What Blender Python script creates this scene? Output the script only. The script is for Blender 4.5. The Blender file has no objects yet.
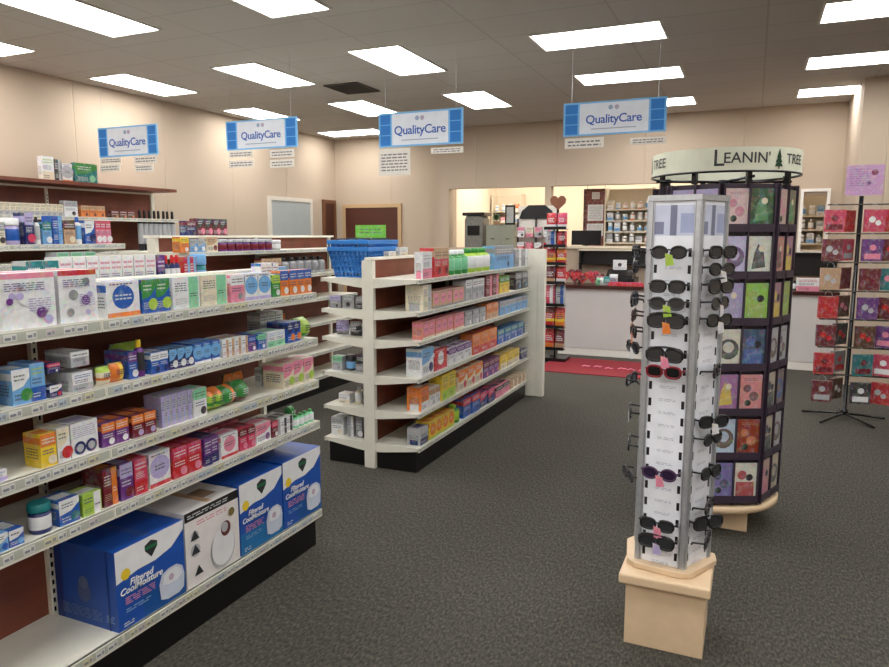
import bpy, math, random
from mathutils import Matrix, Vector
S = bpy.context.scene
COL = S.collection
pi = math.pi
# ------------------------------------------------------------------ camera
F_PX, CX, CY, CAMZ = 700.0, 444.5, 333.5, 1.6
TH = math.atan(98/700); PSI = math.atan(310*math.cos(TH)/700)
FW = Vector((-math.sin(PSI)*math.cos(TH), math.cos(PSI)*math.cos(TH), -math.sin(TH)))
RT = Vector((math.cos(PSI), math.sin(PSI), 0)); UP = RT.cross(FW)
cam = bpy.data.objects.new('camera', bpy.data.cameras.new('camera')); COL.objects.link(cam)
cam.data.sensor_width = 36; cam.data.lens = 36*F_PX/889
m = Matrix((RT, UP, -FW)).transposed().to_4x4(); m.translation = (0, 0, CAMZ); cam.matrix_world = m
S.camera = cam
def ray(x, y): return FW + RT*((x-CX)/F_PX) - UP*((y-CY)/F_PX)
def onX(x, y, X):
    d = ray(x, y); t = X/d[0]; return (X, d[1]*t, CAMZ+d[2]*t)
def onY(x, y, Y):
    d = ray(x, y); t = Y/d[1]; return (d[0]*t, Y, CAMZ+d[2]*t)
def px_of(x, y, z):
    v = Vector((x, y, z-CAMZ)); return CX+F_PX*v.dot(RT)/v.dot(FW)
def yat(px, x0, z):
    lo, hi = 0.2, 40
    for _ in range(45):
        mm = (lo+hi)/2
        if px_of(x0, mm, z) < px: lo = mm
        else: hi = mm
    return lo
# ------------------------------------------------------------------ colour + materials
def lin(c):
    return tuple(((v/255)/12.92 if v/255 <= .04045 else ((v/255+.055)/1.055)**2.4) for v in c)
PAL = dict(white=(226,228,230), cream=(225,215,190), beige=(190,175,150), tan=(196,160,125), grey=(140,142,146), silver=(175,178,182),
  black=(18,18,20), charcoal=(45,46,50), blue=(30,88,175), navy=(22,36,98), sky=(112,170,220), teal=(18,120,125), green=(52,140,62), mint=(130,205,160),
  lime=(165,200,70), yellow=(232,200,50), orange=(225,125,45), red=(195,35,42), maroon=(110,22,38), pink=(225,135,160), rose=(205,60,95),
  purple=(105,50,130), lilac=(180,170,215), brown=(92,52,32), royal=(24,62,150), salmon=(214,130,118))
P = {k: lin(v) for k, v in PAL.items()}
MATS = {}
def node_mat(name, rough=.5, metal=0, color=None, attr=False, vary=.12, scale=40, bump=0, bscale=200, emit=None, coat=0, alpha=1, trans=0, spec=.5):
    if name in MATS: return MATS[name]
    M = bpy.data.materials.new(name); M.use_nodes = True; nt = M.node_tree; b = nt.nodes['Principled BSDF']
    b.inputs['Roughness'].default_value = rough; b.inputs['Metallic'].default_value = metal
    b.inputs['Coat Weight'].default_value = coat; b.inputs['Specular IOR Level'].default_value = spec
    b.inputs['Alpha'].default_value = alpha; b.inputs['Transmission Weight'].default_value = trans
    tc = nt.nodes.new('ShaderNodeTexCoord'); nz = nt.nodes.new('ShaderNodeTexNoise'); nz.inputs['Scale'].default_value = scale
    nt.links.new(tc.outputs['Object'], nz.inputs['Vector'])
    mr = nt.nodes.new('ShaderNodeMapRange'); mr.inputs[1].default_value = .3; mr.inputs[2].default_value = .7
    mr.inputs[3].default_value = 1-vary; mr.inputs[4].default_value = 1+vary*.6
    nt.links.new(nz.outputs['Fac'], mr.inputs[0])
    mx = nt.nodes.new('ShaderNodeVectorMath'); mx.operation = 'SCALE'
    if attr:
        a = nt.nodes.new('ShaderNodeAttribute'); a.attribute_name = 'Col'; nt.links.new(a.outputs['Color'], mx.inputs[0])
    else: mx.inputs[0].default_value = color
    nt.links.new(mr.outputs[0], mx.inputs['Scale']); nt.links.new(mx.outputs[0], b.inputs['Base Color'])
    if name == 'printed_card':      # fine coloured artwork printed over the flat colours
        vo = nt.nodes.new('ShaderNodeTexVoronoi'); vo.inputs['Scale'].default_value = 75; nt.links.new(tc.outputs['Object'], vo.inputs['Vector'])
        mi = nt.nodes.new('ShaderNodeMix'); mi.data_type = 'RGBA'; n3 = nt.nodes.new('ShaderNodeTexNoise'); n3.inputs['Scale'].default_value = 28; nt.links.new(tc.outputs['Object'], n3.inputs['Vector'])
        m3 = nt.nodes.new('ShaderNodeMapRange'); m3.inputs[1].default_value = .45; m3.inputs[2].default_value = .62; m3.inputs[3].default_value = 0; m3.inputs[4].default_value = .2; nt.links.new(n3.outputs['Fac'], m3.inputs[0])
        nt.links.new(m3.outputs[0], mi.inputs['Factor']); nt.links.new(mx.outputs[0], mi.inputs['A']); nt.links.new(vo.outputs['Color'], mi.inputs['B']); nt.links.new(mi.outputs['Result'], b.inputs['Base Color'])
    if bump:
        n2 = nt.nodes.new('ShaderNodeTexNoise'); n2.inputs['Scale'].default_value = bscale; nt.links.new(tc.outputs['Object'], n2.inputs['Vector'])
        bp = nt.nodes.new('ShaderNodeBump'); bp.inputs['Strength'].default_value = bump; bp.inputs['Distance'].default_value = .004
        nt.links.new(n2.outputs['Fac'], bp.inputs['Height']); nt.links.new(bp.outputs[0], b.inputs['Normal'])
    if emit: b.inputs['Emission Color'].default_value = (*emit[:3], 1); b.inputs['Emission Strength'].default_value = emit[3]
    MATS[name] = M; return M
PRINT = node_mat('printed_card', .38, attr=True, vary=.10, scale=60, coat=.12)
PLAIN = node_mat('glossy_carton_board', .35, attr=True, vary=.07, scale=14, coat=.15)
PLAST = node_mat('moulded_plastic', .28, attr=True, vary=.05, scale=30)
MATTE = node_mat('matte_paint', .7, attr=True, vary=.05, scale=12)
SHELF = node_mat('shelf_enamel', .35, color=lin((230,228,215)), vary=.05, scale=9)
METAL = node_mat('brushed_aluminium', .42, .75, color=lin((208,212,218)), vary=.08, scale=50)
KICK = node_mat('black_kick_plate', .4, color=lin((11,11,13)), vary=.2, scale=15)
WALLM = node_mat('wall_paint', .85, color=lin((188,171,151)), vary=.035, scale=1.2, bump=.15, bscale=300)
WOOD = node_mat('pale_maple', .45, color=lin((224,197,162)), vary=.05, scale=14)
LENS = node_mat('dark_lens', .06, attr=True, vary=.02, coat=.6)
SOCK = node_mat('dark_plastic', .25, color=lin((20,20,24)), vary=.1)
# brown laminate back panel with horizontal grooves
def panel_mat():
    M = node_mat('brown_back_panel', .5, color=lin((118,62,44)), vary=.22, scale=6)
    nt = M.node_tree; b = nt.nodes['Principled BSDF']; tc = [n for n in nt.nodes if n.type == 'TEX_COORD'][0]
    w = nt.nodes.new('ShaderNodeTexWave'); w.bands_direction = 'Z'; w.inputs['Scale'].default_value = 6; w.inputs['Distortion'].default_value = 2.2; w.inputs['Detail'].default_value = 2
    nt.links.new(tc.outputs['Object'], w.inputs['Vector'])
    bp = nt.nodes.new('ShaderNodeBump'); bp.inputs['Strength'].default_value = .25; bp.inputs['Distance'].default_value = .004
    nt.links.new(w.outputs['Fac'], bp.inputs['Height']); nt.links.new(bp.outputs[0], b.inputs['Normal']); return M
PANEL = panel_mat()
def carpet_mat():
    M = bpy.data.materials.new('loop_carpet'); M.use_nodes = True; nt = M.node_tree; b = nt.nodes['Principled BSDF']; b.inputs['Roughness'].default_value = .95
    b.inputs['Specular IOR Level'].default_value = .15
    tc = nt.nodes.new('ShaderNodeTexCoord')
    n1 = nt.nodes.new('ShaderNodeTexNoise'); n1.inputs['Scale'].default_value = 95; n1.inputs['Detail'].default_value = 3; n1.inputs['Roughness'].default_value = .7
    n2 = nt.nodes.new('ShaderNodeTexNoise'); n2.inputs['Scale'].default_value = 1.3
    mp = nt.nodes.new('ShaderNodeMapping'); mp.inputs['Scale'].default_value = (1, .45, 1)
    nt.links.new(tc.outputs['Object'], mp.inputs[0]); nt.links.new(mp.outputs[0], n1.inputs['Vector']); nt.links.new(tc.outputs['Object'], n2.inputs['Vector'])
    cr = nt.nodes.new('ShaderNodeValToRGB'); e = cr.color_ramp.elements
    e[0].position = .32; e[0].color = (*lin((50,49,46)), 1); e[1].position = .7; e[1].color = (*lin((98,94,86)), 1)
    k = e.new(.5); k.color = (*lin((72,70,64)), 1)
    nt.links.new(n1.outputs['Fac'], cr.inputs[0])
    mr = nt.nodes.new('ShaderNodeMapRange'); mr.inputs[3].default_value = .9; mr.inputs[4].default_value = 1.1; nt.links.new(n2.outputs['Fac'], mr.inputs[0])
    mx = nt.nodes.new('ShaderNodeVectorMath'); mx.operation = 'SCALE'; nt.links.new(cr.outputs[0], mx.inputs[0]); nt.links.new(mr.outputs[0], mx.inputs['Scale'])
    nt.links.new(mx.outputs[0], b.inputs['Base Color'])
    bp = nt.nodes.new('ShaderNodeBump'); bp.inputs['Strength'].default_value = .3; bp.inputs['Distance'].default_value = .003
    nt.links.new(n1.outputs['Fac'], bp.inputs['Height']); nt.links.new(bp.outputs[0], b.inputs['Normal']); return M
CARPET = carpet_mat()
def seams():      # shallow vertical joints between the wall boards, 1.22 m apart
    nt = WALLM.node_tree; b = nt.nodes['Principled BSDF']; g = nt.nodes.new('ShaderNodeNewGeometry'); sp = nt.nodes.new('ShaderNodeSeparateXYZ'); nt.links.new(g.outputs['Position'], sp.inputs[0])
    ad = nt.nodes.new('ShaderNodeMath'); ad.operation = 'ADD'; nt.links.new(sp.outputs[0], ad.inputs[0]); nt.links.new(sp.outputs[1], ad.inputs[1])
    pp = nt.nodes.new('ShaderNodeMath'); pp.operation = 'PINGPONG'; pp.inputs[1].default_value = .61; nt.links.new(ad.outputs[0], pp.inputs[0])
    mr = nt.nodes.new('ShaderNodeMapRange'); mr.inputs[1].default_value = 0; mr.inputs[2].default_value = .012; nt.links.new(pp.outputs[0], mr.inputs[0])
    bp = nt.nodes.new('ShaderNodeBump'); bp.inputs['Strength'].default_value = .8; bp.inputs['Distance'].default_value = .006; nt.links.new(mr.outputs[0], bp.inputs['Height'])
    old = b.inputs['Normal'].links[0].from_socket; nt.links.new(old, bp.inputs['Normal']); nt.links.new(bp.outputs[0], b.inputs['Normal'])
seams()
def ceiling_mat():
    M = bpy.data.materials.new('ceiling_tiles'); M.use_nodes = True; nt = M.node_tree; b = nt.nodes['Principled BSDF']; b.inputs['Roughness'].default_value = .9
    tc = nt.nodes.new('ShaderNodeTexCoord'); br = nt.nodes.new('ShaderNodeTexBrick'); br.offset = 0
    br.inputs['Scale'].default_value = 1; br.inputs['Brick Width'].default_value = 1.03; br.inputs['Row Height'].default_value = .515
    br.inputs['Mortar Size'].default_value = .009; br.inputs['Mortar Smooth'].default_value = .3
    br.inputs['Color1'].default_value = (*lin((196,192,186)), 1); br.inputs['Color2'].default_value = (*lin((192,188,182)), 1); br.inputs['Mortar'].default_value = (*lin((176,172,166)), 1)
    nt.links.new(tc.outputs['Object'], br.inputs['Vector'])
    nz = nt.nodes.new('ShaderNodeTexNoise'); nz.inputs['Scale'].default_value = 90; nt.links.new(tc.outputs['Object'], nz.inputs['Vector'])
    mr = nt.nodes.new('ShaderNodeMapRange'); mr.inputs[3].default_value = .9; mr.inputs[4].default_value = 1.06; nt.links.new(nz.outputs['Fac'], mr.inputs[0])
    mx = nt.nodes.new('ShaderNodeVectorMath'); mx.operation = 'SCALE'; nt.links.new(br.outputs['Color'], mx.inputs[0]); nt.links.new(mr.outputs[0], mx.inputs['Scale'])
    nt.links.new(mx.outputs[0], b.inputs['Base Color']); return M
CEIL = ceiling_mat()
# ------------------------------------------------------------------ mesh builder
class MB:
    def __init__(s): s.v = []; s.f = []; s.c = []; s.sm = []; s.mi = []
    def poly(s, pts, col, smooth=False, mi=0):
        n = len(s.v); s.v += [tuple(p) for p in pts]; s.f.append(tuple(range(n, n+len(pts)))); s.c.append(col); s.sm.append(smooth); s.mi.append(mi)
    def face(s, idx, col, smooth=False, mi=0): s.f.append(tuple(idx)); s.c.append(col); s.sm.append(smooth); s.mi.append(mi)
    def box(s, x0, x1, y0, y1, z0, z1, col=(1,1,1), mi=0):
        n = len(s.v); s.v += [(x0,y0,z0),(x1,y0,z0),(x1,y1,z0),(x0,y1,z0),(x0,y0,z1),(x1,y0,z1),(x1,y1,z1),(x0,y1,z1)]
        for q in ((3,2,1,0),(4,5,6,7),(0,1,5,4),(1,2,6,5),(2,3,7,6),(3,0,4,7)): s.face([n+i for i in q], col, mi=mi)
        return s
    def prism(s, pts, z0, z1, col, mi=0, axis='z'):     # pts in 2-D, extruded along the axis
        n = len(s.v); k = len(pts)
        def V(a, b, h): return (a, b, h) if axis == 'z' else ((a, h, b) if axis == 'y' else (h, a, b))
        s.v += [V(a, b, z0) for a, b in pts]+[V(a, b, z1) for a, b in pts]
        s.face([n+i for i in range(k)][::-1], col, mi=mi); s.face([n+k+i for i in range(k)], col, mi=mi)
        for i in range(k): s.face((n+i, n+(i+1) % k, n+k+(i+1) % k, n+k+i), col, mi=mi)
        return s
    def lathe(s, prof, n=16, col=(1,1,1), c=(0,0), cols=None, sx=1, sy=1, mi=0):
        b = len(s.v)
        for r, z in prof:
            for i in range(n):
                a = 2*pi*i/n; s.v.append((c[0]+r*math.cos(a)*sx, c[1]+r*math.sin(a)*sy, z))
        for j in range(len(prof)-1):
            cc = cols[j] if cols else col
            for i in range(n): s.face((b+j*n+i, b+j*n+(i+1) % n, b+(j+1)*n+(i+1) % n, b+(j+1)*n+i), cc, True, mi)
        s.face([b+i for i in range(n)][::-1], cols[0] if cols else col, mi=mi)
        e = b+(len(prof)-1)*n; s.face([e+i for i in range(n)], cols[-1] if cols else col, mi=mi)
        return s
    def tube(s, pts, r, n=6, col=(1,1,1), mi=0, closed=False):
        pts = [Vector(p) for p in pts]; b = len(s.v); K = len(pts)
        for i, p in enumerate(pts):
            if closed: d = pts[(i+1) % K]-pts[i-1]
            else: d = pts[min(i+1, K-1)]-pts[max(i-1, 0)]
            d = d.normalized(); h = Vector((0,0,1)) if abs(d.z) < .9 else Vector((1,0,0))
            u = d.cross(h).normalized(); w = d.cross(u)
            for k in range(n):
                a = 2*pi*k/n; s.v.append(tuple(p+u*math.cos(a)*r+w*math.sin(a)*r))
        R = K if closed else K-1
        for i in range(R):
            j = (i+1) % K
            for k in range(n): s.face((b+i*n+k, b+i*n+(k+1) % n, b+j*n+(k+1) % n, b+j*n+k), col, True, mi)
        if not closed:
            s.face([b+k for k in range(n)], col, mi=mi); s.face([b+(K-1)*n+k for k in range(n)][::-1], col, mi=mi)
        return s
    def mesh(s, name, mats):
        me = bpy.data.meshes.new(name); me.from_pydata(s.v, [], s.f); 
        if not isinstance(mats, (list, tuple)): mats = [mats]
        for mt in mats: me.materials.append(mt)
        at = me.attributes.new('Col', 'FLOAT_COLOR', 'CORNER'); buf = []
        for f, c in zip(s.f, s.c): buf += [c[0], c[1], c[2], 1.0]*len(f)
        at.data.foreach_set('color', buf)
        me.polygons.foreach_set('use_smooth', s.sm); me.polygons.foreach_set('material_index', s.mi); me.update()
        return me
    def build(s, name, mats, parent=None, loc=(0,0,0), rz=0):
        return link(name, s.mesh(name, mats), parent, loc, rz)
def link(name, me, parent=None, loc=(0,0,0), rz=0):
    o = bpy.data.objects.new(name, me); COL.objects.link(o); o.parent = parent; o.location = loc; o.rotation_euler = (0,0,rz); return o
LABELS = {}
def tag(o, label, cat, group=None):
    o['label'] = label; o['category'] = cat
    if group: o['group'] = group
    LABELS.setdefault(label, []).append(o.name); return o
def thing(name, label, cat, loc=(0,0,0), rz=0, group=None): return tag(link(name, None, None, loc, rz), label, cat, group)
def struct(o): o['kind'] = 'structure'; return o
def copy_tree(o, loc, rz=0, label=None, cat=None, group=None):
    c = o.copy(); COL.objects.link(c); c.location = loc; c.rotation_euler = (0,0,rz)
    for ch in o.children:
        d = ch.copy(); COL.objects.link(d); d.parent = c
        for g in ch.children:
            e = g.copy(); COL.objects.link(e); e.parent = d
    if label: tag(c, label, cat or o['category'], group)
    return c
def bevel(o, w=.004, seg=2):
    b = o.modifiers.new('bevel', 'BEVEL'); b.width = w; b.segments = seg; b.limit_method = 'ANGLE'; return o
def text_mesh(s, size, ext=.001, bold=0.0, shear=0, space=1):
    cu = bpy.data.curves.new('lettering', 'FONT'); cu.body = s; cu.size = size; cu.extrude = ext; cu.offset = bold; cu.shear = shear
    cu.align_x = 'CENTER'; cu.align_y = 'CENTER'; cu.space_character = space; cu.resolution_u = 3
    o = bpy.data.objects.new('lettering', cu); COL.objects.link(o); dg = bpy.context.evaluated_depsgraph_get()
    me = bpy.data.meshes.new_from_object(o.evaluated_get(dg)); bpy.data.objects.remove(o); bpy.data.curves.remove(cu); me.materials.clear(); return me
INK = {}
def ink(c):
    if c not in INK: INK[c] = node_mat('ink_'+c, .5, color=P[c], vary=.03)
    return INK[c]
def lettering(s, size, c, parent, M, bold=0, shear=0, space=1, name='lettering'):
    me = text_mesh(s, size, .0006, bold, shear, space); me.transform(M); me.materials.append(ink(c)); return link(name, me, parent)
# text plane matrices: facing +X (reads towards +Y) and facing -Y (reads towards +X)
FX = Matrix(((0,0,1,0),(1,0,0,0),(0,1,0,0),(0,0,0,1)))
FY = Matrix(((1,0,0,0),(0,0,-1,0),(0,1,0,0),(0,0,0,1)))
# ------------------------------------------------------------------ packaged goods (front faces local +X, base at z=0, front at x=0)
class Face:
    """draws flat printed shapes on one face of a carton"""
    def __init__(s, mb, fn, w, h): s.mb, s.fn, s.w, s.h, s.k = mb, fn, w, h, 1
    def pt(s, u, v, o): return s.fn(u*s.w, v*s.h, o)
    def poly(s, uv, col):
        s.mb.poly([s.pt(u, v, .0004*s.k) for u, v in uv], col); s.k += 1
    def rect(s, u0, v0, u1, v1, col): s.poly([(u0,v0),(u1,v0),(u1,v1),(u0,v1)], col)
    def disc(s, u, v, r, col, n=14, e=1):
        s.poly([(u+math.cos(2*pi*i/n)*r*e*s.h/s.w, v+math.sin(2*pi*i/n)*r) for i in range(n)], col)
    def lines(s, u0, v0, u1, v1, col, rows, rng):
        rows = rows*2 if (v1-v0)/rows*s.h > .012 else rows
        col = tuple(c*.75+.09 for c in col)
        st = (v1-v0)/rows; k = s.k
        for r in range(rows):
            u = u0; v = v1-(r+1)*st+st*.2
            while u < u1-.02:
                w = rng.uniform(.04, .16); e = min(u+w, u1); s.k = k; s.rect(u, v, e, v+st*.42, col); u = e+.03
        s.k = k+1
def decorate(F, cols, rng, style):
    base, c2, c3 = cols; dark = sum(base) < .9; inkc = P['white'] if dark else P['navy']; ink2 = P['white'] if sum(c2) < 1.0 else P['charcoal']
    if style == 0:
        F.rect(0, .62, 1, 1, c2); F.lines(.1, .70, .9, .9, ink2, 1, rng); F.lines(.1, .38, .8, .56, inkc, 2, rng); F.disc(.7, .2, .14, c3)
    elif style == 1:
        F.rect(0, 0, 1, .38, c2); F.lines(.1, .7, .9, .92, c3 if not dark else inkc, 1, rng); F.lines(.1, .45, .75, .64, inkc, 2, rng); F.lines(.1, .1, .6, .25, ink2, 1, rng)
    elif style == 2:
        F.poly([(0,1),(1,1),(1,.75),(.6,.5),(0,.42)], c2); F.lines(.12, .66, .7, .88, ink2, 1, rng); F.lines(.1, .12, .55, .34, inkc, 2, rng); F.disc(.76, .26, .18, c3)
    elif style == 3:
        F.rect(.58, 0, .95, 1, c2); F.lines(.08, .55, .52, .85, inkc, 2, rng); F.lines(.08, .15, .5, .35, c3, 2, rng); F.lines(.63, .35, .9, .5, ink2, 1, rng)
    elif style == 4:
        F.disc(.5, .55, .34, c2, 18, 1.1); F.lines(.25, .46, .75, .66, ink2, 1, rng); F.rect(0, 0, 1, .12, c3); F.lines(.1, .88, .8, .97, inkc, 1, rng)
    elif style == 5:
        F.rect(.06, .08, .94, .92, c2); F.lines(.15, .62, .85, .85, ink2, 2, rng); F.disc(.5, .32, .18, c3)
    elif style == 7:
        F.rect(0, .9, 1, 1, c2)
        for q in range(9): F.disc(rng.uniform(.12, .88), rng.uniform(.12, .8), rng.uniform(.04, .11), rng.choice([c3, P['lilac'], P['silver'], P['white'], P['purple'], P['grey']]), 10)
        F.lines(.1, .68, .8, .84, P['navy'], 2, rng); F.lines(.5, .3, .9, .55, c3, 3, rng)
    elif style == 6:      # two round photographs, as on the nursing pad boxes
        F.lines(.08, .55, .92, .9, c2, 3, rng); F.disc(.3, .24, .2, P['navy']); F.disc(.72, .24, .2, P['navy']); F.disc(.3, .24, .12, c3); F.disc(.72, .24, .12, c3)
def carton(w, d, h, cols, seed, style):
    rng = random.Random(seed); mb = MB(); base, c2, c3 = cols
    mb.box(-d, 0, -w/2, w/2, 0, h, base)
    decorate(Face(mb, lambda a, b, o: (o, a-w/2, b), w, h), cols, random.Random(seed), style)
    F = Face(mb, lambda a, b, o: (a-d, -w/2-o, b), d, h); F.rect(0, .7, 1, .9, c2) if style in (0,2,4) else F.rect(.2, 0, .8, .3, c2)
    F.lines(.15, .25, .85, .6, P['charcoal'] if sum(base) > .9 else P['silver'], 4, rng)
    F = Face(mb, lambda a, b, o: (-b, a-w/2, h+o), w, d); F.rect(.1, .25, .9, .75, c2)
    return [('carton', mb.mesh('carton', PRINT))]
def pouch(w, d, h, cols, seed, style):
    mb = MB(); base, c2, c3 = cols; rng = random.Random(seed); nx, nz = 6, 7
    def dep(u, v): return d/2*(max(0, 1-abs(2*u-1)**3)**.5)*(max(0, 1-abs(2*v-1)**2.6)**.6)+.002
    for side in (1, -1):
        n = len(mb.v)
        for j in range(nz+1):
            for i in range(nx+1):
                u, v = i/nx, j/nz; mb.v.append((-d/2+side*dep(u, v), (u-.5)*w, v*h))
        for j in range(nz):
            for i in range(nx):
                a = n+j*(nx+1)+i; q = [a, a+1, a+nx+2, a+nx+1]; v = (j+.5)/nz; u = (i+.5)/nx
                c = base
                if style % 3 == 0: c = c2 if v < .35 else base
                if style % 3 == 1: c = c2 if v > .7 else (c3 if .3 < v < .45 else base)
                if style % 3 == 2: c = c2 if .45 < u < .8 else base
                mb.face(q if side == 1 else q[::-1], c, True)
    n = len(mb.v)
    mb.box(-d/2-.004, -d/2+.004, -w/2, w/2, 0, .006, base); mb.box(-d/2-.002, -d/2+.002, -w/2, w/2, h-.012, h, c2)
    k = 0
    for r in range(3):
        z = h*(.62-.1*r); y = -w*.28
        while y < w*.22:
            e = y+w*rng.uniform(.08, .18); xx = -d/2+dep(.5, .5)+.0012; mb.poly([(xx, y, z), (xx, e, z), (xx, e, z+h*.05), (xx, y, z+h*.05)], P['navy'] if sum(base) > .9 else P['white']); y = e+w*.04
    return [('pouch', mb.mesh('pouch', PRINT))]
def bottle(w, d, h, cols, seed, style):
    r = min(w, d)/2*.95; base, c2, c3 = cols; mb = MB(); ex = min(1.0, 1.0)
    hb = h*.8
    prof = [(r*.93,0),(r,h*.03),(r,hb*.2),(r*1.01,hb*.21),(r*1.01,hb*.75),(r,hb*.76),(r,hb*.84),(r*.8,hb*.93),(r*.42,hb)]
    cc = [base, base, base, c2, c2, c2, base, base]
    mb.lathe(prof, 16, base, (-r, 0), cc)
    cp = MB(); cp.lathe([(r*.5,hb),(r*.52,hb+.003),(r*.5,h*.96),(r*.4,h)], 14, c3, (-r, 0))
    return [('bottle', mb.mesh('bottle', PLAST)), ('cap', cp.mesh('cap', PLAST))]
def jar(w, d, h, cols, seed, style):
    r = min(w, d)/2*.98; base, c2, c3 = cols; mb = MB(); hb = h*.72
    mb.lathe([(r*.9,0),(r*.97,h*.04),(r*.97,hb*.2),(r*.98,hb*.21),(r*.98,hb*.8),(r*.97,hb*.81),(r*.9,hb)], 20, base, (-r, 0), [base, base, base, c2, c2, base])
    cp = MB(); cp.lathe([(r,hb),(r*1.01,hb+.004),(r*1.0,h*.97),(r*.9,h)], 20, c3, (-r, 0))
    return [('jar', mb.mesh('jar', PLAST)), ('lid', cp.mesh('lid', PLAST))]
def canister(w, d, h, cols, seed, style):      # a tub with a printed wrap and a flat lid
    return jar(w, d, h, cols, seed, style)
KINDS = dict(carton=carton, pouch=pouch, bottle=bottle, jar=jar, tub=canister)
NUM = ['', 'one', 'two', 'three', 'four', 'five', 'six', 'seven', 'eight', 'nine', 'ten', 'eleven', 'twelve']
ORD = ['first', 'second', 'third', 'fourth', 'fifth', 'sixth', 'seventh', 'eighth', 'ninth', 'tenth', 'eleventh', 'twelfth']
def ordinal(i, n):
    if i == 0: return 'leftmost of'
    if i == n-1: return 'rightmost of'
    if n == 3: return 'middle one of'
    return ORD[i]+' from left of'
def plural(k): return 'pouches' if k == 'pouch' else k+'s'
HINT = {0: 'top', 1: 'foot', 2: 'swoosh', 3: 'stripe', 4: 'oval', 5: 'panel', 6: 'lettering', 7: 'top edge'}
def look(kind, c, style):
    if kind == 'carton':
        if c[0] == c[1]: return (c[0]+' {}', 'with '+c[2]+' spot')
        return (c[0]+' {}', 'with '+c[1]+' '+HINT[style])
    if kind in ('bottle', 'jar', 'tub'): return (c[0]+' {}', 'with '+c[2]+(' cap' if kind == 'bottle' else ' lid'))
    return (c[0]+' {}', 'with '+c[1]+(' foot', ' top', ' stripe')[style % 3])
SEQ = [0]
def shelf_row(where, xf, zt, specs, depth=.12, hmax=9, ymax=99):
    if where.startswith('middle'): ymax = 6.60
    if where.startswith('near') or where.startswith('rear side'): ymax = 2.92
    """specs: (px0, px1, py_top, n, kind, 'c1 c2 c3', style[, py_bottom]) ; items face +X on the shelf at height zt"""
    used = {}; prev = None
    for sp in specs:
        px0, px1, pyt, n, kind, cs, style = sp[:7]; c = cs.split(); cols = [P[k] for k in c]
        pb = sp[7] if len(sp) > 7 else None
        dd = sp[8] if len(sp) > 8 else depth
        xo = sp[9] if len(sp) > 9 else 0
        xx = xf-xo
        ya, yb = yat(px0, xx, zt), min(yat(px1, xx, zt), ymax)
        z0 = zt if pb is None else zt+pb
        h = min(hmax, max(.03, onX((px0+px1)/2, pyt, xx)[2]-z0))
        w = (yb-ya)/n
        if kind in ('bottle', 'jar', 'tub'): dd = w
        SEQ[0] += 1; seed = SEQ[0]*7+1
        parts = KINDS[kind](w*.95, dd, h, cols, seed, style)
        a, b = look(kind, c, style); key = (a, b, kind, n)
        use_prev = key in used
        used[key] = 1
        root = None
        for i in range(n):
            y = ya+w*(i+.5)
            jit = random.Random(seed+i); loc = (xx-jit.uniform(0, .008), y, z0+.0005); rz = jit.uniform(-.02, .02)
            body = (a.format(plural(kind) if n > 1 else kind))
            tail = (' '+b) if not use_prev else ' right of '+prev
            lab = (ordinal(i, n)+' '+NUM[n]+' ' if n > 1 else '')+body+tail+', '+where
            if root is None:
                root = link(parts[0][0], parts[0][1], None, loc, rz)
                for nm, me in parts[1:]: link(nm, me, root)
                tag(root, lab, kind, (c[0]+' '+plural(kind)+' on the '+where) if n > 1 else None); first = root
            else:
                copy_tree(first, loc, rz, lab, kind, c[0]+' '+plural(kind)+' on the '+where)
        prev = c[0]+' '+kind
# ------------------------------------------------------------------ shelving units
def price_strip(y0, y1, xf, z0, z1, s, rng, parent):
    mb = MB(); mb.box(min(xf, xf+s*.002), max(xf, xf+s*.002), y0, y1, z0+.009, z1-.003, lin((176,180,168)))
    x = xf+s*.0032; y = y0+.02
    while y < y1-.05:
        w = rng.uniform(.03, .045); c = rng.choice([(212,212,206)]*5+[(205,200,160),(176,188,198),(196,186,186)])
        def q(a, b, p, r, cc, o=0):
            pts = [(x+s*o, a, p), (x+s*o, b, p), (x+s*o, b, r), (x+s*o, a, r)]; mb.poly(pts if s > 0 else pts[::-1], lin(cc))
        q(y, y+w, z0+.011, z1-.006, c); q(y+.004, y+w*.55, z0+.016, z1-.016, (124,130,140), .0004); q(y+w*.65, y+w*.92, z0+.016, z1-.012, (146,148,152), .0004)
        y += w+rng.choice([.003, .006, .012, .03])
    mb.build('price_strip', MATTE, parent)
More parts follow.
